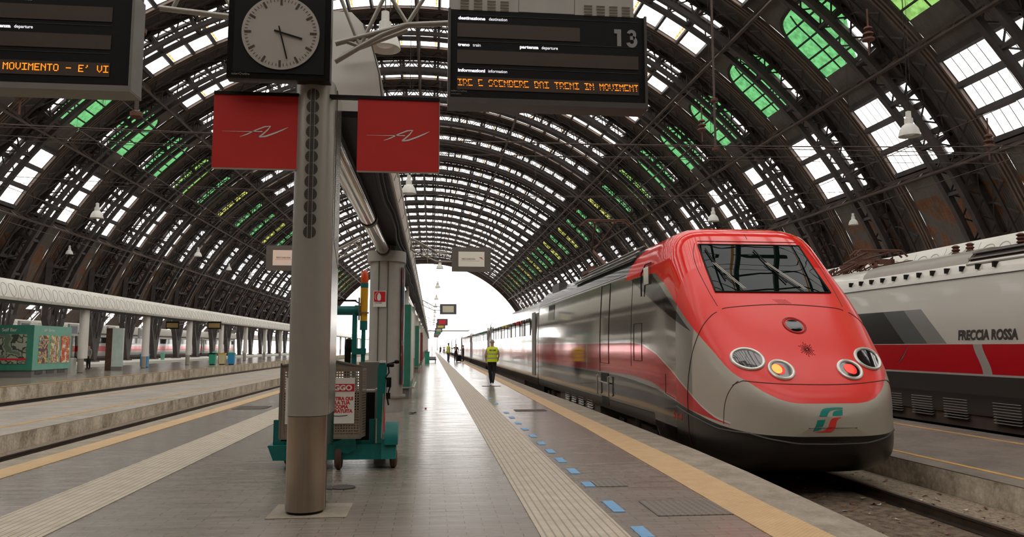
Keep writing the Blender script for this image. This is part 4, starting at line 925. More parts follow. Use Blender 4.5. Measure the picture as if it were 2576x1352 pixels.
# railway emblem on the nose: green hooked strokes and a red tail
def poly_on(fn, pts, o, name, mat, parent, label=None, steps=1):
    P = [Vector((p[0], p[1], 0)) for p in pts]; from mathutils.geometry import tessellate_polygon
    g = MB(); g.add([fn(p[0], p[1], o) for p in pts], [tuple(f) for f in tessellate_polygon([P])]); return g.build(name, mat, parent, label=label)
lx = lambda X: (X-1103)/(1103-0)*1.0
def L2(x, y):  # crop pixels of the emblem -> nose coordinates
    return (-.07+(x-1092)*.00178, .455-(y-875)*.00172)
em = poly_on(pf, [L2(*p) for p in smooth_([(1018,842),(1035,805),(1060,782),(1090,775),(1232,770),(1226,787),(1150,788),(1112,800),(1092,822),(1082,842)], 1)], .005, 'emblem', m_logoG, loco, 'green and red railway emblem')
poly_on(pf, [L2(*p) for p in [(1126,838),(1140,808),(1165,797),(1224,790),(1213,835)]], .005, 'green_block', m_logoG, em)
poly_on(pf, [L2(*p) for p in [(1000,872),(1066,868),(1052,905),(1030,945),(1005,958),(962,960),(985,915)]], .005, 'green_foot', m_logoG, em)
poly_on(pf, [L2(*p) for p in smooth_([(1208,850),(1140,852),(1112,866),(1100,890),(1088,925),(1068,950),(1040,962),(955,970),(1075,973),(1118,968),(1142,950),(1152,920),(1158,885),(1172,864)], 1)], .005, 'red_tail', m_logoR, em)
# side details
sd = MB()
def sline(pts, w=.006, o=.002): sd.tube([ps(t, z, o) for t, z in dense(pts, 5)], w, 5)
for x in (8.22, 7.29): sline([(x,2.99),(x,1.1)], .012)
sline([(8.22,2.99),(7.29,3.0)], .008); sline([(8.22,1.12),(7.29,1.1)], .006)
sline([(8.25,3.03),(8.25,.9)], .006); sline([(5.25,2.9),(5.25,1.1)], .005); sline([(5.02,1.97),(4.42,1.97),(4.42,1.22),(5.02,1.22),(5.02,1.97)], .008)
sline([(19.2,.27),(8,.27),(3.7,.27)], .006); sline([(2.9,1.02),(2.9,.68),(2.4,.62)], .005); sline([(5.9,3.06),(19.2,3.06)], .006)
sd.build('side_seam', m_black, loco)
patch(ps, ((16.85,2.97),(15.55,2.95),(15.6,2.42),(16.95,2.43)), 2, 2, 'side_window', m_win, loco, .008)
lp_ = MB(); fr_ = [pf(x, ip(abs(x), [(0,.115),(.5,.125),(.9,.19),(1.1,.25)]), .004) for x in [-1.1+.11*i for i in range(21)]]
lft = [ps(t, z, .004, -1) for t, z in dense([(2.3,.50),(1.3,.36),(.8,.27),(.52,.255)], 4)]; rgt = [ps(t, z, .004, 1) for t, z in dense([(.52,.255),(.8,.27),(1.3,.36)], 4)]
lp_.tube(lft+fr_+rgt, .014, 6); lp_.build('groove_highlight', m_dgrey, loco, smooth=True)  # lighter tube stands for the highlight along the bumper groove
hd = MB(); 
for t in (8.35, 7.15): hd.tube([ps(t,.80,.03), ps(t,.80,.06), ps(t,.36,.06), ps(t,.36,.03)], .022, 6)
hd.tube([ps(8.3,.66,.03), ps(7.2,.64,.03)], .02, 6); hd.build('handrail', m_alu, loco, smooth=True)
for z in (.68, .12): p = ps(7.75, z, 0); MB().box(p.x-.012, p.x+.2, YT+7.35, YT+8.1, z, z+.2).build('step_recess', m_black, loco)
mi = MB(); c = ps(4.15, 2.98, 0); mi.box(c.x-.05, c.x+.05, YT+3.95, YT+4.3, 2.72, 3.06); mi.build('mirror', m_chrome, loco, label='small glossy rear camera box')
MB().tube([ps(4.42,2.5,.03), ps(4.45,2.95,.05), ps(4.3,3.12,.03), ps(3.9,3.12,.03)], .014, 6).build('mirror_frame', m_black, loco, smooth=True)
MB().text('54-4', (0,0,0), .2, bold=.004).build('fleet_number', m_logoR, loco)
fn = bpy.data.objects['fleet_number']
for v in fn.data.vertices:
    p = ps(2.5-(v.co.x+XC)*1.35, .28+(v.co.z+(-.545)+.545+ .0)*.9 if False else .28+(v.co.z-.545)*.9, .004); v.co = (p.x-XC, p.y-YT, p.z+.545)
# roof louvre recess and pantograph
rl = MB()
for i, (x, z) in enumerate(((-1.36,3.34),(-1.27,3.46),(-1.16,3.58))):
    x -= .03; z += .035
    rl.add([Vector((XC+x-.02, YT+5.6, z-.03)), Vector((XC+x-.02, YT+12.4-.5*i, z-.03)), Vector((XC+x+.07, YT+12.4-.5*i, z+.045)), Vector((XC+x+.07, YT+5.6, z+.045))], [(0,1,2,3)], 0)
    rl.tube([(XC+x+.05, YT+5.5, z+.05), (XC+x+.05, YT+12.4-.5*i, z+.05)], .018, 6, 1)
rl.build('roof_louvre', [m_black, m_alu], loco)
def panto(root, yb, cx, zb, up=True):
    p = MB(); zt_ = zb+1.65 if up else zb+.35
    p.bar((cx-.6,yb-.9,zb),(cx-.6,yb+.9,zb),.1,.1).bar((cx+.6,yb-.9,zb),(cx+.6,yb+.9,zb),.1,.1).bar((cx-.6,yb,zb+.1),(cx+.6,yb,zb+.1),.15,.15)
    for sx in (-.5, .5):
        for sy in (-.8, .8): p.lathe([(.06,-.35),(.1,-.28),(.06,-.2),(.1,-.14),(.06,-.02)], (cx+sx, yb+sy, zb), 10)
    ky = yb+(2.1 if up else 1.7); kz = zb+(.95 if up else .2); ty = yb+(.1 if up else -.2)
    p.tube([(cx,yb-.3,zb+.1),(cx,ky,kz)], .05, 8); p.tube([(cx-.05,ky,kz),(cx-.35,ty,zt_)], .035, 6); p.tube([(cx+.05,ky,kz),(cx+.35,ty,zt_)], .035, 6)
    for d in (-.14, .14): p.tube([(cx-.85,ty+d,zt_-.12),(cx-.65,ty+d,zt_+.06),(cx+.65,ty+d,zt_+.06),(cx+.85,ty+d,zt_-.12)], .03, 6)
    p.tube([(cx-.6,ty-.14,zt_),(cx-.6,ty+.14,zt_)], .02, 5).tube([(cx+.6,ty-.14,zt_),(cx+.6,ty+.14,zt_)], .02, 5)
    return p.build('pantograph', m_rust, root)
panto(loco, YT+14.0, XC, 3.95, True)
MB().box(XC-1.25, XC-.95, YT+16.0, YT+17.5, 3.45, 3.75).build('roof_box', m_dgrey, loco)
def bogie(root, xc, y, parent_name='bogie'):
    b = MB().box(xc-1.25, xc-1.05, y-1.7, y+1.7, -.42, -.12).box(xc+1.05, xc+1.25, y-1.7, y+1.7, -.42, -.12).box(xc-1.1, xc+1.1, y-.4, y+.4, -.4, 0)
    for d in (-1.3, 1.3): b.box(xc-1.32, xc-1.22, y+d-.22, y+d+.22, -.5, -.12)
    for s in (-1, 1): b.lathe([(.09,-.42),(.13,-.3),(.13,.0),(.09,.02)], (xc+s*1.22, y, 0), 12)
    bo = b.build(parent_name, m_iron2, root); 
    for d in (-1.3, 1.3):
        w = MB()
        for s in (-1, 1): w.lathe([(.2,-.07),(.46,-.06),(.5,.0),(.46,.06),(.2,.07)], (xc+s*.78, y+d, -.04), 28, axis='x')
        w.tube([(xc-.8,y+d,-.05),(xc+.8,y+d,-.05)], .08, 10); w.build('wheelset', m_rail, bo)
    return bo
bogie(loco, XC, YT+5.7); bogie(loco, XC, YT+16.8)
eq = MB(); eq.box(XC-1.46, XC+1.46, YT+8.6, YT+14.6, -.38, .05); eqo = eq.build('equipment_box', M('dirty_skirt', '#6b5f54', .6, .1, .2, 3), loco)
for t0 in (9.3, 10.5, 11.6, 12.7):
    lv = MB()
    for k in range(8): z = .20-.065*k; lv.add([(XC-1.475, YT+t0, z), (XC-1.475, YT+t0+.7, z), (XC-1.52, YT+t0+.7, z-.04), (XC-1.52, YT+t0, z-.04)], [(0,1,2,3)])
    lv.build('side_louvre', m_alu, eqo, label='bright slatted ventilation louvre')
MB().box(XC-1.35, XC+1.35, YT+3.45, YT+3.6, -.42, .1).build('nose_bulkhead', m_black, loco)
# train carriages
def car_mat(name, bright):
    t = NT(name); tc = t.n('ShaderNodeTexCoord'); sp = t.n('ShaderNodeSeparateXYZ'); t.l(tc.outputs['Object'], sp.inputs[0]); X, Y, Z = sp.outputs
    mt = lambda a, b: t.math('GREATER_THAN', a, b); AND = lambda a, b: t.math('MULTIPLY', a, b)
    belt = AND(mt(Z, .9+.6), mt(1.585+.6, Z)); low = mt(.9, Z)
    c = t.mix(belt, rgb('#a9a6a1'), rgb('#bd2529')); c = t.mix(low, c, rgb('#4a4642')); t.l(c, t.b.inputs['Base Color']); t.b.inputs['Roughness'].default_value = .12; t.b.inputs['Metallic'].default_value = .35; t.b.inputs['Coat Weight'].default_value = .3
    t.bump(t.noise(.5, 2, t.obj((1,.4,1))), .08, .03); return t.m
m_car = car_mat('carriage_livery', 1)
CARL = 25.6
def car_proto():
    c = thing('train_carriage', 'silver and red carriage of the train', 'carriage', (0,0,0))
    b = MB(); sec = [(x*.985, z if z < 3 else 3+(z-3)*.7) for x, z in body_at(20)]; full = [(-x, z) for x, z in sec[::-1]]+[(x, z) for x, z in sec[1:-1]]
    full = [(x, max(z, 0.0)+.6) for x, z in full]; b.prism(full, .35, CARL-.35, 'y'); b.build('body_shell', m_car, c, smooth=30)
    pieces([MB().box(-1.525, -1.49, 2.6+k*1.95, 4.15+k*1.95, 1.98+.6, 2.72+.6) for k in range(11)]+[MB().box(1.49, 1.525, 2.6, 23.6, 1.98+.6, 2.72+.6)], 'side_window', m_win, c)
    pieces([MB().box(x, x+.035, y, y+.95, .95, 2.9+.6) for y in (.9, 23.6) for x in (-1.535, 1.5)], 'door', m_grey, c, label='grey plug door')
    MB().box(-1.3, 1.3, .0, CARL, .3+.0, 3.4).build('gangway', m_black, c)
    MB().box(-1.40, 1.40, 5.5, 20, .15, .62).build('underfloor_box', m_iron2, c)
    for y in (3.2, 22.4):
        bb = MB().box(-1.25, 1.25, y-1.6, y+1.6, .12, .45); 
        for dy in (-1.25, 1.25):
            for s in (-1, 1): bb.lathe([(.2,-.06),(.44,-.05),(.48,0),(.44,.05),(.2,.06)], (s*.78, y+dy, .545), 20, axis='x')
        bb.build('bogie', m_iron2, c)
    return c
cp = car_proto(); y = YT+19.35; cp.location = (XC, y, -.6); cp['label'] = 'first silver and red carriage coupled behind the red-nosed power car'; cp['group'] = 'carriages of the right train'
for k in range(1, 8): dup(cp, None, (XC, y+CARL*k, -.6), 'silver and red carriage farther back in the train on the right')
# distant train behind the pylons at the left
for k in range(6): dup(cp, None, (-44.6, 22+CARL*k, -.6), 'carriage with red band seen between the V-shaped pylons', 'carriages of the far left train')
# silver train at the right edge
def livery2():
    t = NT('silver_livery'); tc = t.n('ShaderNodeTexCoord'); sp = t.n('ShaderNodeSeparateXYZ'); t.l(tc.outputs['Object'], sp.inputs[0]); X, Y, Z = sp.outputs
    mt = lambda a, b: t.math('GREATER_THAN', a, b)
    AND = lambda *q: q[0] if len(q) == 1 else t.math('MULTIPLY', q[0], AND(*q[1:]))
    # slanted panels: position of a slanted line at height z
    sl = t.math('ADD', Y, t.math('MULTIPLY', t.math('SUBTRACT', Z, 1.57), -1.1))
    def band(a, b): return AND(mt(sl, a), mt(b, sl), mt(Z, 1.57), mt(2.42, Z))
    belt = AND(mt(Z, .90), mt(1.555, Z)); S = t.math('ADD', 15.62, t.math('MULTIPLY', t.math('SINE', t.math('MULTIPLY', t.math('SUBTRACT', Z, 1.24), 4.4)), .13))
    tick = AND(mt(Y, t.math('SUBTRACT', S, .14)), mt(t.math('ADD', S, .14), Y), belt)
    c = t.mix(0.0, rgb('#d6d0c6'), rgb('#b1aca5')); c = t.mix(band(18.0-.0, 30), c, rgb('#2b2826')); c = t.mix(band(17.45, 18.35), c, rgb('#5d5e5e')); c = t.mix(band(16.75, 17.45), c, rgb('#8f8c88'))
    c = t.mix(belt, c, rgb('#c30f1e')); c = t.mix(tick, c, rgb('#aaa59e')); c = t.mix(mt(.9, Z), c, rgb('#3c3a37')); ln = AND(mt(Z, .86), mt(.905, Z)); c = t.mix(ln, c, rgb('#b5b0a8')); c = t.mix(mt(.45, Z), c, rgb('#2a2725'))
    t.l(c, t.b.inputs['Base Color']); t.b.inputs['Roughness'].default_value = .3; t.b.inputs['Metallic'].default_value = .12; t.b.inputs['Coat Weight'].default_value = .3; t.bump(t.noise(.6, 2, t.obj((1,.4,1.5))), .12, .03); return t.m
X2 = 13.5
tr2 = thing('train', 'silver train with wide red band standing at the right edge', 'train', (X2, 13, -.545))
b = MB(); sec = body_at(40); full = [(-x, z) for x, z in sec[::-1]]+[(x, z) for x, z in sec[1:-1]]; full = [(X2+x, max(z, .0)) for x, z in full]; b.prism(full, 9.0, 29.5, 'y')
sh = b.build('body_shell', livery2(), tr2, smooth=30)
for v in sh.data.vertices: v.co.y += 13; v.co.z += -.545
sh.location = (0, -13, .545)
rf = MB(); 
prof = [(-1.34,3.30),(-1.27,3.5),(-1.10,3.68),(-.7,3.79),(0,3.80),(.7,3.79),(1.2,3.5)]
rf.prism([(X2+x, z) for x, z in prof], 16.2, 20.5, 'y'); e0 = len(rf.v)
r_ = rf.build('roof_fairing', m_alu, tr2, smooth=True, label='smooth bright roof fairing')
for k in range(12): MB().box(X2-1.46, X2-1.33, 15.2+k*.52, 15.26+k*.52, 3.22, 3.34).build('roof_clip', m_black, tr2)
lv = MB(); lv.prism([(X2+x, z-.03) for x, z in prof], 11.5, 16.15, 'y', 0)
for z, x in ((3.36,-1.33),(3.50,-1.27),(3.64,-1.16)): lv.bar((X2+x, 11.5, z), (X2+x, 16.2, z), .05, .035, m=1)
lv.build('roof_louvre', [m_black, m_alu], tr2)
MB().tube([(X2-1.475, 9, 3.06), (X2-1.475, 29.5, 3.06)], .012, 5).build('gutter', m_dgrey, tr2)
panto(tr2, 22.0, X2, 4.0, False)
MB().text('FRECCIA ROSSA', (X2-1.543, 16.36, 1.66), .30, bold=.011, shear=.15, xs=.83, dirx=(0,-1,0), depth=.002).build('lettering', m_dgrey, tr2)
q = MB(); q.add([(X2-1.545, 18.45, 1.22), (X2-1.545, 18.2, 1.52), (X2-1.545, 18.62, 1.10), (X2-1.545, 18.72, 1.05)], [(0,1,2,3)]); q.build('tick_mark', m_alu, tr2)
eq = MB().box(X2-1.46, X2+1.46, 10.5, 21.5, -.30, .28); eqo = eq.build('equipment_box', m_iron2, tr2)
for t0 in (13.1, 14.6, 16.2, 17.4, 18.6, 19.8):
    lv = MB()
    for k in range(8): z = .34-.06*k; lv.add([(X2-1.55, t0, z-.04), (X2-1.55, t0+.8, z-.04), (X2-1.47, t0+.8, z), (X2-1.47, t0, z)], [(0,1,2,3)])
    lv.build('side_louvre', m_grey, eqo, label='grey slatted louvre low on the side')
bogie(tr2, X2, 24.5)
rr = MB(); rng = random.Random(3)
for k in range(26):
    y_ = rng.uniform(20.6, 25); x_ = rng.uniform(-.9, -.2); rr.tube([(X2+x_, y_, 3.78), (X2+x_+rng.uniform(-.2,.2), y_+rng.uniform(-.4,.4), 3.92+rng.uniform(0,.12)), (X2+x_, y_+rng.uniform(.3,.9), 3.80)], .025, 5)
rr.build('roof_gear', m_rust, tr2, label='rusty tangle of cables on the roof')
for y_ in (13.6, 14.2, 15.3, 16.9, 17.4): MB().lathe([(.05,0),(.1,.04),(.06,.08),(.1,.12),(.06,.16),(.1,.2),(.04,.24)], (X2-.7, y_, 3.74), 10).build('roof_insulator', m_rust, tr2)
for k in range(2): dup(cp, None, (X2, 29.7+CARL*k, -.6), 'silver carriage behind the train at the right edge', 'carriages of the silver train')
# ================================================================ people
def person(name, label, loc, rotz, pose, H=1.76, vest=False, top=m_navy, legs=m_navy, hair=m_hair, group=None, extra=None):
    """one continuous skinned body; front faces +y in local coordinates"""
    root = thing(name, label, 'person', (0,0,0), group)
    k = H/1.76; bm = bmesh.new(); sl = bm.verts.layers.skin.verify()
    def V(p, r, r2=None):
        v = bm.verts.new([c*k for c in p]); v[sl].radius = (r*k, (r2 or r)*k); return v
    def chain(prev, pts):
        for p in pts:
            v = V(*p); bm.edges.new((prev, v)); prev = v
        return prev
    pel = V((0, 0, .95), .155, .115); pel[sl].use_root = True
    ch = chain(pel, [((0,.0,1.08), .140, .10), ((0,.005,1.22), .160, .11), ((0,.0,1.36), .165, .105)])
    nk = chain(ch, [((0,-.01,1.47), .075, .07), ((0,.0,1.54), .055, .058)])
    hd = chain(nk, [((0,.012,1.61), .075, .088), ((0,.012,1.68), .083, .10), ((0,.008,1.735), .055, .065)])
    for s, P in ((-1, pose['L']), (1, pose['R'])):
        hip, knee, ank, toe = P['leg']; 
        e_ = chain(pel, [((s*.095, 0, .90), .10, .10), (tuple((Vector((s*.1,0,.88))+Vector(knee))/2), .098), (knee, .078), (tuple((Vector(knee)*.6+Vector(ank)*.4)), .070), (ank, .052), ((ank[0], ank[1]+.05, max(.04, ank[2]-.05)), .042), (toe, .035)])
        sh = chain(ch, [((s*.175, -.005, 1.41), .062)]); el, wr_ = P['arm']
        mid = chain(sh, [(tuple((Vector((s*.2,0,1.38))+Vector(el))/2), .048), (el, .04), (tuple((Vector(el)+Vector(wr_))/2), .035), (wr_, .026)])
        d = (Vector(wr_)-Vector(el)).normalized(); side = Vector((0,1,0)) if abs(d.y) < .8 else Vector((0,0,-1)); side = (side-d*side.dot(d)).normalized()
        palm = chain(mid, [(tuple(Vector(wr_)+d*.05), .030, .018)]); curl = d.cross(side)*(-s if abs(d.z) > .4 else 1)
        for i, (o_, L_) in enumerate(((.028,.068),(.010,.076),(-.009,.070),(-.027,.055))):
            b0 = Vector(wr_)+d*.085+side*o_; chain(palm, [(tuple(b0), .0095), (tuple(b0+d*L_*.5+curl*.006), .0085), (tuple(b0+d*L_*.9+curl*.022), .0075)])
        t0 = Vector(wr_)+d*.045+side*.036; chain(palm, [(tuple(t0), .0105), (tuple(t0+d*.028+side*.014+curl*.012), .009)])
    me = bpy.data.meshes.new('p'); bm.to_mesh(me); bm.free(); ob = bpy.data.objects.new('p', me); COL.objects.link(ob)
    m1 = ob.modifiers.new('s', 'SKIN'); m1.use_smooth_shade = True; m2 = ob.modifiers.new('u', 'SUBSURF'); m2.levels = 1; m2.render_levels = 1
    dg = bpy.context.evaluated_depsgraph_get(); me2 = bpy.data.meshes.new_from_object(ob.evaluated_get(dg)); bpy.data.objects.remove(ob)
    body = bpy.data.objects.new('body', me2); COL.objects.link(body); body.parent = root
    me2.materials.clear()
    for m in (m_skinp, top, legs, m_shoe): me2.materials.append(m)
    wrs = [Vector(pose[q]['arm'][1])*k for q in 'LR']; els = [Vector(pose[q]['arm'][0])*k for q in 'LR']
    for p in me2.polygons:
        c = p.center; p.use_smooth = True; i = 1
        if c.z > 1.475*k: i = 0
        elif min((c-w).length for w in wrs) < .14*k and abs(c.x) > .15*k or (pose.get('bare') and min((c-(w+e_)/2).length for w, e_ in zip(wrs, els)) < .2*k and abs(c.x) > .2*k and c.z > .5): i = 0
        elif c.z < .105*k: i = 3
        elif c.z < .96*k and abs(c.x) < .34*k and min((c-w).length for w in wrs) > .1*k: i = 2
        p.material_index = i
    # hair cap and face
    h = MB(); n = 16
    for j in range(7):
        a = j/6*1.75 - .12; r = math.cos(max(0, a-.0)*.9) if a > 0 else 1
        for i in range(n):
            t = 2*math.pi*i/n; fr = max(0, math.sin(t)); z = 1.655+.105*math.sin(a)+.055*fr*(1-j/6) ; rr = math.cos(a) if a < 1.5 else .1
            h.v.append((.083*rr*1.06*math.cos(t)*k, (.006+.098*rr*1.06*math.sin(t)*(1-.10*fr))*k, z*k))
    for j in range(6):
        for i in range(n): h.f.append((j*n+i, j*n+(i+1)%n, (j+1)*n+(i+1)%n, (j+1)*n+i)); h.m.append(0)
    h.f.append(tuple(6*n+i for i in range(n))); h.m.append(0); h.build('hair', hair, root, smooth=80)
    f = MB(); 
    for s in (-1, 1):
        f.lathe([(.001,-.016),(.014,-.01),(.017,0),(.014,.01),(.001,.016)], (s*.083*k, .0, 1.64*k), 8, axis='x'); 
    f.tube([(0,.098*k,1.665*k),(0,.118*k,1.632*k),(0,.100*k,1.622*k)], [.010*k,.014*k,.008*k], 8); f.build('nose_and_ears', m_skinp, root, smooth=80)
    g = MB()
    for s in (-1, 1): g.box((s*.031-.011)*k, (s*.031+.011)*k, .094*k, .101*k, 1.659*k, 1.667*k)
    g.box(-.022*k, .022*k, .094*k, .1*k, 1.588*k, 1.594*k); g.build('eyes_and_mouth', m_hairb, root)
    if vest:
        v = MB(); n = 28; ring = [(.88,.225,.165),(.98,.222,.165),(1.1,.208,.155),(1.22,.220,.155),(1.33,.232,.148),(1.42,.215,.125),(1.475,.115,.095)]
        for z, rx, ry in ring:
            for i in range(n): t = 2*math.pi*i/n; e_ = .8; v.v.append((rx*math.copysign(abs(math.cos(t))**e_, math.cos(t))*k, ry*math.copysign(abs(math.sin(t))**e_, math.sin(t))*k, z*k))
        for j in range(len(ring)-1):
            for i in range(n): v.f.append((j*n+i, j*n+(i+1)%n, (j+1)*n+(i+1)%n, (j+1)*n+i)); v.m.append(0)
        vo = v.build('hi_vis_vest', m_hivis, root, smooth=60, label='yellow safety vest'); tp = MB()
        for z in (1.0, 1.165):
            rx = .221 if z < 1.1 else .214; ry = .166 if z < 1.1 else .156
            for zz in (z, z+.05):
                for i in range(n): t = 2*math.pi*i/n; tp.v.append(((rx+.004)*math.copysign(abs(math.cos(t))**.8, math.cos(t))*k, (ry+.004)*math.copysign(abs(math.sin(t))**.8, math.sin(t))*k, zz*k))
            b0 = len(tp.v)-2*n
            for i in range(n): tp.f.append((b0+i, b0+(i+1)%n, b0+n+(i+1)%n, b0+n+i)); tp.m.append(0)
        tp.build('reflective_band', m_refl, vo)
        lg = MB().text('R.T.I.', (.075*k, -.152*k, 1.345*k), .075*k, bold=.002, dirx=(-1,0,0), depth=.001)
        if vest == 2: 
            lg = MB().text('SGIM', (-.06*k, -.166*k, 1.31*k), .085*k, bold=.002, depth=.001).box(-.115*k, -.075*k, -.166*k, -.160*k, 1.31*k, 1.37*k); lg.build('vest_lettering', m_jean, vo)
    if extra: extra(root, k)
    root.location = loc; root.rotation_euler.z = rotz; return root
STAND = dict(L=dict(leg=(0,(-.11,.01,.50),(-.12,-.02,.09),(-.13,.12,.035)), arm=((-.25,-.02,1.14),(-.26,.06,.90))), R=dict(leg=(0,(.11,.02,.50),(.12,-.01,.09),(.14,.13,.035)), arm=((.25,-.02,1.14),(.26,.05,.90))))
WALK = dict(bare=True, L=dict(leg=(0,(-.075,.14,.52),(-.035,.16,.10),(-.035,.30,.045)), arm=((-.27,-.04,1.15),(-.24,.13,.97))), R=dict(leg=(0,(.07,.06,.49),(.025,-.17,.14),(.025,-.07,.04)), arm=((.27,.0,1.15),(.25,.14,.98))))
POINT = dict(L=STAND['L'], R=dict(leg=STAND['R']['leg'], arm=((.36,.12,1.3),(.50,.28,1.42))))
CHEST = dict(L=dict(leg=STAND['L']['leg'], arm=((-.24,.02,1.15),(-.12,.22,1.2))), R=dict(leg=STAND['R']['leg'], arm=((.25,.02,1.15),(.14,.22,1.22))))
person('person', 'worker in yellow vest and dark trousers walking away beside the train', (2.43, 30.73, .008), 0, WALK, 1.78, vest=2, top=m_shirt2, legs=m_navy, hair=m_hair)
person('person', 'person in yellow vest and jeans standing in the distant group', (1.66, 75.1, 0), -1.2, STAND, 1.86, vest=1, top=m_shirt2, legs=m_jean, hair=m_hairb)
def tie(root, k): MB().box(-.05*k, .05*k, .118*k, .135*k, 1.1*k, 1.44*k).build('shirt_front', m_shirt, root, label='pale red shirt front')
person('person', 'person in dark suit with reddish shirt raising one arm in the distant group', (2.42, 75.7, 0), math.pi-.3, POINT, 1.78, top=m_navy, legs=m_navy, hair=m_skinp, extra=tie)
person('person', 'person in dark clothes standing against the train behind the suitcase', (3.19, 77.2, 0), 1.4, CHEST, 1.66, top=m_navy, legs=m_navy, hair=m_hairb)
person('person', 'tiny person in dark clothes far along the platform, the one farther left', (1.72, 145, 0), .8, WALK, 1.7, top=m_navy, legs=m_navy, hair=m_hairb)
person('person', 'tiny person with reddish top far along the platform, the one farther right', (2.4, 146, 0), 2.8, STAND, 1.75, top=m_shirt, legs=m_navy, hair=m_hairb)
person('person', 'person in grey top and dark trousers standing beyond the green kiosk on the left platform', (-24.2, 57.5, -.105), 2.6, STAND, 1.75, top=m_shirt2, legs=m_navy, hair=m_hairb)
su = thing('suitcase', 'black suitcase standing on the platform beside the distant group', 'suitcase', (2.75, 76.6, 0))
MB().box(2.45, 3.0, 76.45, 76.8, .06, .66).build('case', m_black, su); MB().tube([(2.55,76.78,.66),(2.55,76.8,.95),(2.9,76.8,.95),(2.9,76.78,.66)], .015, 6).build('handle', m_dgrey, su)
pieces([MB().lathe([(.035,-.02),(.035,.02)], (x, y, .035), 10, axis='x') for x in (2.5, 2.95) for y in (76.5, 76.75)], 'wheel', m_rubber, su)
ca = thing('luggage_trolley', 'low luggage trolley with pale load and red upright far along the platform', 'trolley', (.1, 74.3, 0))
MB().box(-.4, .5, 73.6, 75.2, .22, .32).build('deck', m_dgrey, ca); MB().box(-.36, .46, 73.7, 75.1, .32, .55).build('load', m_shirt2, ca); MB().bar((.05,75.1,.3), (.05,75.1,1.45), .05, .05).bar((-.15,75.1,1.4),(.25,75.1,1.4),.04,.04).build('upright', m_signred, ca, label='red upright')
pieces([MB().lathe([(.04,-.04),(.11,-.03),(.11,.03),(.04,.04)], (x, y, .11), 14, axis='x') for x in (-.3, .4) for y in (73.8, 75.0)], 'wheel', m_rubber, ca)

# ================================================================ tow tractor with newspaper rack
tw = thing('tow_tractor', 'teal electric tow tractor with yellow beacon pole parked behind the near column', 'tow tractor', (-1.2, 10.2, 0))
ch = MB(); ch.prism([(-1.97,.30),(-1.90,.12),(-.55,.12),(-.44,.20),(-.44,.34),(-.72,.30),(-1.90,.30)], 9.72, 10.9, 'y'); ch.build('chassis', m_teal, tw)
MB().box(-1.87, -.70, 9.84, 10.85, .30, .93).build('battery_box', m_black, tw)
fr = MB(); 
for x in (-1.92, -.76): fr.box(x, x+.09, 9.80, 9.86, .34, .60)
fr.box(-1.92, -.67, 9.80, 9.86, .28, .34).build('side_frame', m_teal, tw)
MB().box(-.70, -.645, 9.86, 10.8, .30, .97).box(-1.86, -.645, 9.84, 10.8, .93, .955).build('cover_plate', m_alu2, tw)
cbx = MB().box(-.93, -.665, 10.15, 10.7, .955, 1.30).build('grey_cabinet', m_grey, tw)
# wheels and fender
for x, y, r, nm in ((-.455, 9.85, .115, 0), (-1.80, 10.2, .13, 0), (-1.12, 9.78, .15, 0), (-.50, 10.75, .12, 0)):
    wl = MB().lathe([(.05,-.045),(r-.02,-.04),(r,-.02),(r,.02),(r-.02,.04),(.05,.045)], (x, y, r), 24, axis='x').build('wheel', m_rubbr, tw, smooth=True)
    MB().lathe([(.02,-.05),(.055,-.048),(.055,.048),(.02,.05)], (x, y, r), 14, axis='x').build('wheel_hub', m_grey, wl, smooth=True)
fd = MB(); n = 14
P_ = [(.0+.0, 0)]
arc = [(9.85-.19*math.cos(math.pi*i/n), .30+.26*math.sin(math.pi*i/n)) for i in range(n+1)]
fd.prism(arc, -.56, -.40, 'x'); fd.build('fender', m_teal, tw, smooth=True, label='rounded teal fender')
MB().prism([(9.66,.13),(10.0,.13),(10.0,.42),(9.72,.36)], -.60, -.42, 'x').build('front_corner', m_teal, tw)
MB().prism([(-1.30,.28),(-1.0,.40),(-.92,.40),(-.90,.26),(-1.0,.2)], 9.68, 9.72, 'y').build('tow_plate', m_teal, tw)
# tiller
tl = MB(); tl.prism([(-.665,.32),(-.60,.32),(-.545,1.24),(-.57,1.31),(-.63,1.31),(-.66,1.24)], 9.70, 9.80, 'y'); tlo = tl.build('tiller', m_teal, tw)
MB().box(-.64, -.57, 9.69, 9.80, 1.30, 1.325).build('tiller_cap', m_poster, tlo)
hb = MB(); hb.tube([(-.58,9.74,1.25),(-.50,9.72,1.27)], .012, 6).tube([(-.58,9.80,1.27),(-.44,9.82,1.31)], .012, 6).lathe([(.02,-.03),(.026,0),(.02,.03)], (-.49,9.72,1.27), 10, axis='x').lathe([(.02,-.03),(.026,0),(.02,.03)], (-.43,9.82,1.31), 10, axis='x')
hb.tube([(-.53,9.72,1.26),(-.52,9.70,1.18),(-.56,9.69,1.12),(-.50,9.69,1.02),(-.54,9.69,.88),(-.52,9.69,.78)], .010, 5).box(-.55,-.49,9.68,9.72,1.0,1.12).box(-.55,-.50,9.68,9.72,.86,.93); hb.build('brake_levers', m_black, tlo, smooth=True)
MB().tube([(-.585,9.68,.92),(-.60,9.68,.38)], .008, 6).tube([(-.665,9.68,.62),(-.665,9.68,.32)], .010, 6).build('cable', m_alu, tlo, smooth=True)
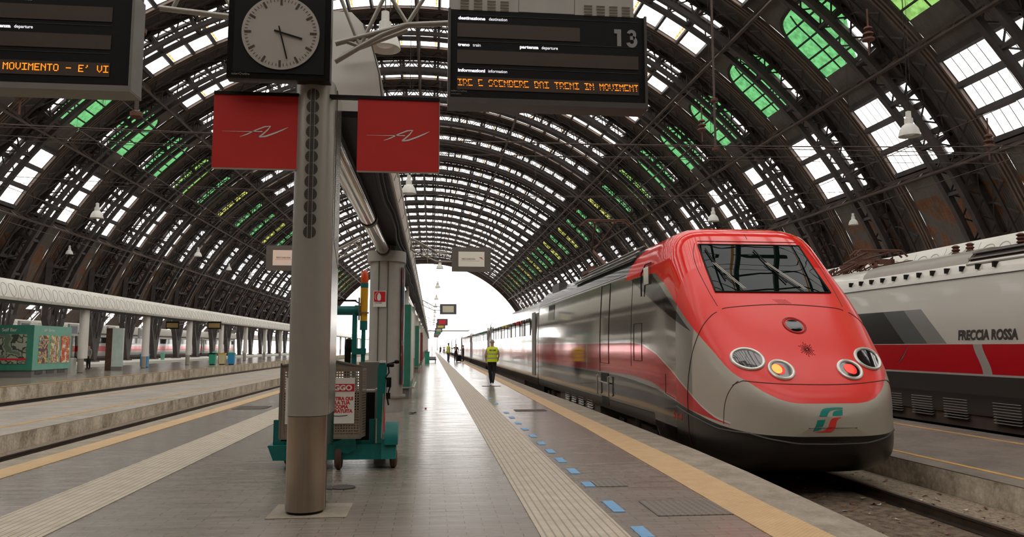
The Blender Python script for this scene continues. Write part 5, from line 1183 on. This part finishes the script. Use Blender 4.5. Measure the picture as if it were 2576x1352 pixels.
# mast, pipe and beacon
MB().box(-1.045, -.985, 10.3, 10.4, .95, 2.02).build('mast', m_teal, tw); MB().box(-1.5, -1.46, 10.3, 10.4, .95, 2.02).build('mast', m_teal, tw)
MB().tube([(-1.55,10.35,1.98),(-.99,10.35,1.98)], .062, 14).tube([(-1.02,10.35,1.98),(-.95,10.35,1.98)], .072, 14).build('cross_pipe', m_teal, tw, smooth=True)
MB().box(-1.5,-1.0,10.33,10.37,2.10,2.125).bar((-1.02,10.35,2.11),(-.90,10.35,2.04),.02,.02).build('top_bar', m_black, tw)
bp = MB().tube([(-.895,10.30,1.28),(-.895,10.30,1.80)], .028, 10).tube([(-.895,10.30,1.72),(-.895,10.30,1.84)], .050, 12).box(-1.04,-.86,10.26,10.34,1.40,1.48).build('beacon_pole', m_teal, tw, smooth=True)
MB().tube([(-.895,10.30,1.84),(-.893,10.30,2.28)], [.048,.052], 14).build('yellow_sleeve', m_yellow, bp, smooth=True); MB().tube([(-.893,10.30,2.28),(-.893,10.30,2.345)], .053, 14).build('collar', m_teal, bp, smooth=True)
MB().lathe([(.050,2.345),(.052,2.40),(.046,2.46),(.034,2.50),(.015,2.515)], (-.893,10.30,0), 16).build('beacon', m_orange, bp, smooth=True, label='orange beacon')
br = MB().box(-.965,-.83,10.24,10.36,1.94,1.955).box(-.965,-.95,10.25,10.35,1.85,2.15); br.build('bracket', m_grey, bp)
MB().box(-1.20, -1.12, 10.9, 11.0, .95, 1.45).lathe([(.05,1.42),(.062,1.48),(.05,1.60),(.02,1.62)], (-1.15,10.95,0), 12).build('seat_post', m_black, tw)
hy = thing('red_canister', 'red canister half hidden behind the tiller of the tow tractor', 'canister', (-.70, 11.1, 0)); MB().tube([(-.69,11.1,.3),(-.69,11.1,1.15)], .05, 12).build('bottle', m_signred, hy, smooth=True); MB().box(-.78,-.62,10.97,11.22,0,.3).build('stand', m_dgrey, hy)
# perforated newspaper rack
def perf_panel(mb, o, dx, dz, w, h, p, margin, skip=None):
    """sheet with square holes, o + u*dx + v*dz"""
    nx = int((w-2*margin)/p); nz = int((h-2*margin)/p); o = Vector(o); dx = Vector(dx); dz = Vector(dz); hs = p*.5
    def Q(u0, u1, v0, v1): mb.add([o+dx*u0+dz*v0, o+dx*u1+dz*v0, o+dx*u1+dz*v1, o+dx*u0+dz*v1], [(0,1,2,3)])
    mx = (w-nx*p)/2; mz = (h-nz*p)/2; Q(0,w,0,mz); Q(0,w,h-mz,h); Q(0,mx,mz,h-mz); Q(w-mx,w,mz,h-mz)
    for j in range(nz):
        v = mz+j*p; Q(mx, w-mx, v, v+p-hs)
        for i in range(nx):
            u = mx+i*p; Q(u, u+p-hs, v+p-hs, v+p)
        if skip and skip[0] < v < skip[1]: pass
rk = thing('newspaper_rack', 'perforated metal newspaper rack with a free-copy poster behind the near column', 'newspaper rack', (-1.35, 9.55, .38))
m_tan = M('tan_sheet', '#8d7d6d', .55, .2, .08, 5)
for o_, dx, w, h in (((-1.80,9.56,.40), (1,0,0), .96, .86), ((-.84,9.56,.40), (.18,.98,0), .22, .84), ((-1.80,9.56,.40), (-.05,.99,0), .22, .84), ((-1.80,9.76,.40), (1,0,0), .96, .30)):
    mb = MB(); perf_panel(mb, o_, dx, (0,0,1), w, h, .032, .03); mb.build('perforated_sheet', m_tan, rk)
ed = MB().bar((-.84,9.56,.40),(-.84,9.56,1.26),.02,.02).bar((-1.80,9.56,.40),(-1.80,9.56,1.30),.02,.02).bar((-1.80,9.56,1.27),(-1.3,9.56,1.36),.02,.02).bar((-1.3,9.56,1.36),(-.84,9.56,1.26),.02,.02).bar((-1.80,9.56,.40),(-.84,9.56,.40),.02,.02); ed.add([(-1.8,9.562,1.26),(-1.3,9.562,1.355),(-.84,9.562,1.25),(-.84,9.562,1.2),(-1.8,9.562,1.2)], [(0,1,2,3,4)])
ed.build('rack_frame', m_grey, rk)
po = MB().box(-1.74, -.92, 9.545, 9.552, .575, 1.125).build('poster', m_poster, rk, label='white poster with red lettering')
MB().box(-1.285, -.925, 9.541, 9.5455, .960, 1.05).build('title_field', m_signred, po)
MB().text('LEGGO', (-1.265, 9.540, .975), .088, bold=.004, depth=.0006, xs=1.08).build('title_lettering', m_poster, po)
tt = MB()
for i, (s, x) in enumerate((('TIRA QUI', -1.153), ('LA TUA', -1.153), ('COPIA', -1.15), ('GRATUITA', -1.195))):
    tt.text(s, (x, 9.544, .855-.050*i), .056, bold=.0028, depth=.0006, xs=.92)
tt.build('slogan_lettering', m_signred, po); MB().tube([(-1.26,9.543,.672),(-1.10,9.543,.664),(-1.0,9.543,.674)], .004, 5).build('underline', m_black, po)

# ================================================================ kiosks and bins on our platform
def kiosk(x0, x1, y0, y1, zt, label, face, side):
    k = thing('vending_kiosk', label, 'kiosk', ((x0+x1)/2, y0, 0))
    MB().box(x0, x1, y0, y1, .30, zt).build('housing', face, k); MB().box(x0+.05, x1-.03, y0+.05, y1-.05, 0, .30).build('plinth', m_grey, k)
    MB().box(x1, x1+.02, y0+.15, y1-.1, .5, zt-.15).build('side_panel', side, k); MB().tube([(x0-.02,y0-.08,.33),(x1+.1,y0-.08,.33),(x1+.1,y1,.33)], .022, 8).build('bumper_rail', m_alu, k, smooth=True)
    MB().box(x0+.12, x0+.50, y0-.01, y0, .7, zt-.5).build('poster', m_ad, k, label='coloured front poster'); return k
kiosk(-1.55, -.60, 22.4, 25.8, 2.72, 'green vending kiosk just beyond the clad column', m_green, m_poster)
kiosk(-1.6, -.72, 45.0, 48.5, 2.72, 'smaller-looking green kiosk farther along the central row', m_green, m_poster)
kiosk(-1.6, -.7, 60.0, 63.0, 2.6, 'dark red kiosk beyond the two green ones', M('dark_red', '#7a2422', .5, 0, .1, 3), m_dgrey)
b = thing('waste_bin', 'green bin standing beyond the dark red kiosk', 'bin', (-.3, 68, 0)); MB().box(-.55, -.15, 68, 68.4, .0, 1.0).build('bin_body', m_binG, b); MB().box(-.58, -.12, 67.97, 68.43, 1.0, 1.08).build('lid', m_green, b)
o = MB().add([(-.40+.09*math.cos(t*.9)*(1+.3*math.sin(3*t)), 17.6+.12*math.sin(t*.9), .02+.02*math.sin(2*t)) for t in range(8)], [(0,1,2),(0,2,3),(0,3,4),(0,4,5),(0,5,6),(0,6,7)]).build('crumpled_bag', m_black); tag(o, 'dark crumpled bag on the floor by the foot of the clad column', 'bag')
o = MB().lathe([(.01,0),(.03,.01),(.03,.025),(.01,.03)], (-.12, 18.9, .001), 10).build('red_scrap', m_signred); tag(o, 'small red scrap of litter on the floor right of the clad column', 'litter')
# left platform: green kiosk with posters, panel, bins
kl = thing('poster_kiosk', 'green kiosk with posters and green awning lettering on the left platform', 'kiosk', (-21.5, 43, -.105)); z0 = -.105
MB().box(-22.75, -20.62, 42.4, 46.6, .38+z0, 2.62).build('housing', m_tealk, kl); MB().box(-22.76, -20.63, 42.39, 42.44, .38+z0, 2.63).build('front_frame', m_green, kl, label='dark green front'); MB().box(-22.7, -20.68, 42.5, 46.5, z0, .38+z0).build('plinth', m_grey, kl)
MB().box(-22.5, -20.95, 42.36, 42.40, .62, 2.15).build('shop_window', poster_mat('shop_window', ['#5d6a5c', '#8a9079', '#2f3a34', '#9a9a86'], 2), kl)
MB().box(-22.55, -20.92, 42.35, 42.37, .80, .90).build('red_strip', m_signred, kl)
MB().text('Self Bar', (-22.2, 42.37, 2.3), .24, dirx=(1,0,0)).build('lettering', m_poster, kl); MB().lathe([(.09,-.01),(.09,.01)], (-22.38, 42.38, 2.38), 16, axis='y').build('red_dot', m_signred, kl)
MB().text('Self \u2022 Service', (-20.61, 43.4, 2.32), .22, dirx=(0,1,0)).build('lettering', m_poster, kl)
for i, (cols, nm) in enumerate(((['#3b3352', '#8a2a2e', '#d9c23a', '#6c86b5', '#7a1f26'], 'first coloured poster'), (['#c9b8a0', '#b5463a', '#6d9a72', '#e0b03a', '#d8d8d8'], 'middle coloured poster'), (['#c0302c', '#c8342f', '#c8a23a', '#c0302c', '#e8ddcc'], 'red poster'))):
    MB().box(-20.62, -20.60, 42.95+i*1.22, 43.95+i*1.22, .62, 2.1).build('poster', poster_mat('poster%d' % i, cols, 3.2), kl, label=nm)
pieces([MB().box(-20.675, -20.66, 42.8+i*1.25, 43.6+i*1.25, .05, .25) for i in range(3)], 'vent_slot', m_dgrey, kl)
def bin_(x, y, mat, lid, label, z0=-.105):
    b = thing('waste_bin', label, 'bin', (x, y, z0)); MB().prism([(x-.24,z0+.08),(x+.24,z0+.08),(x+.28,z0+.95),(x-.28,z0+.95)], y, y+.45, 'y').build('bin_body', mat, b); MB().box(x-.3, x+.3, y-.02, y+.47, z0+.95, z0+1.05).build('lid', lid, b); MB().box(x-.2,x+.2,y+.05,y+.4,z0,z0+.08).build('foot', m_black, b)
bin_(-22.9, 41.6, m_binG, m_binG, 'green bin at the left end of the poster kiosk'); bin_(-18.6, 71, m_binY, m_yellow, 'cream bin with yellow lid on the left platform'); bin_(-17.8, 71, m_blue, m_binG, 'turquoise bin with green lid on the left platform'); bin_(-19.3, 70.5, m_binG, m_black, 'narrow green bin behind the left platform column')
bin_(-22.0, 61.8, m_blue, m_blue, 'blue bin behind the second left column')
lpn = thing('notice_panel', 'tall dark-edged glass notice panel between the first two left columns', 'notice panel', (-21.4, 54.4, z0)); MB().box(-21.85, -21.45, 54.4, 54.8, z0, 2.75).build('post', M('rust_post', '#4a2f20', .6, 0, .3, 3), lpn); MB().box(-21.45, -20.75, 54.4, 54.6, z0+.25, 2.75).build('glass_panel', M('pale_panel', '#b9c9bf', .15, 0, .1, 2), lpn); MB().box(-21.45, -20.75, 54.38, 54.62, z0, z0+.27).build('plinth', m_grey, lpn)
wt = thing('white_post', 'short white post right of the poster kiosk', 'post', (-22.2, 50.5, z0)); MB().lathe([(.22,z0),(.22,z0+.85),(.18,z0+.92)], (-22.2,50.5,0), 16).build('post_body', m_white, wt)
for i, y in enumerate((82, 96, 118, 136)):
    b = thing('litter_basket', 'small pale green basket at the foot of the far pylons', 'basket', (-32, y, -.05), 'baskets by the pylons'); MB().lathe([(.2,-.05),(.28,.75),(.26,.8)], (-32,y,0), 12).build('basket_body', m_tealk, b)
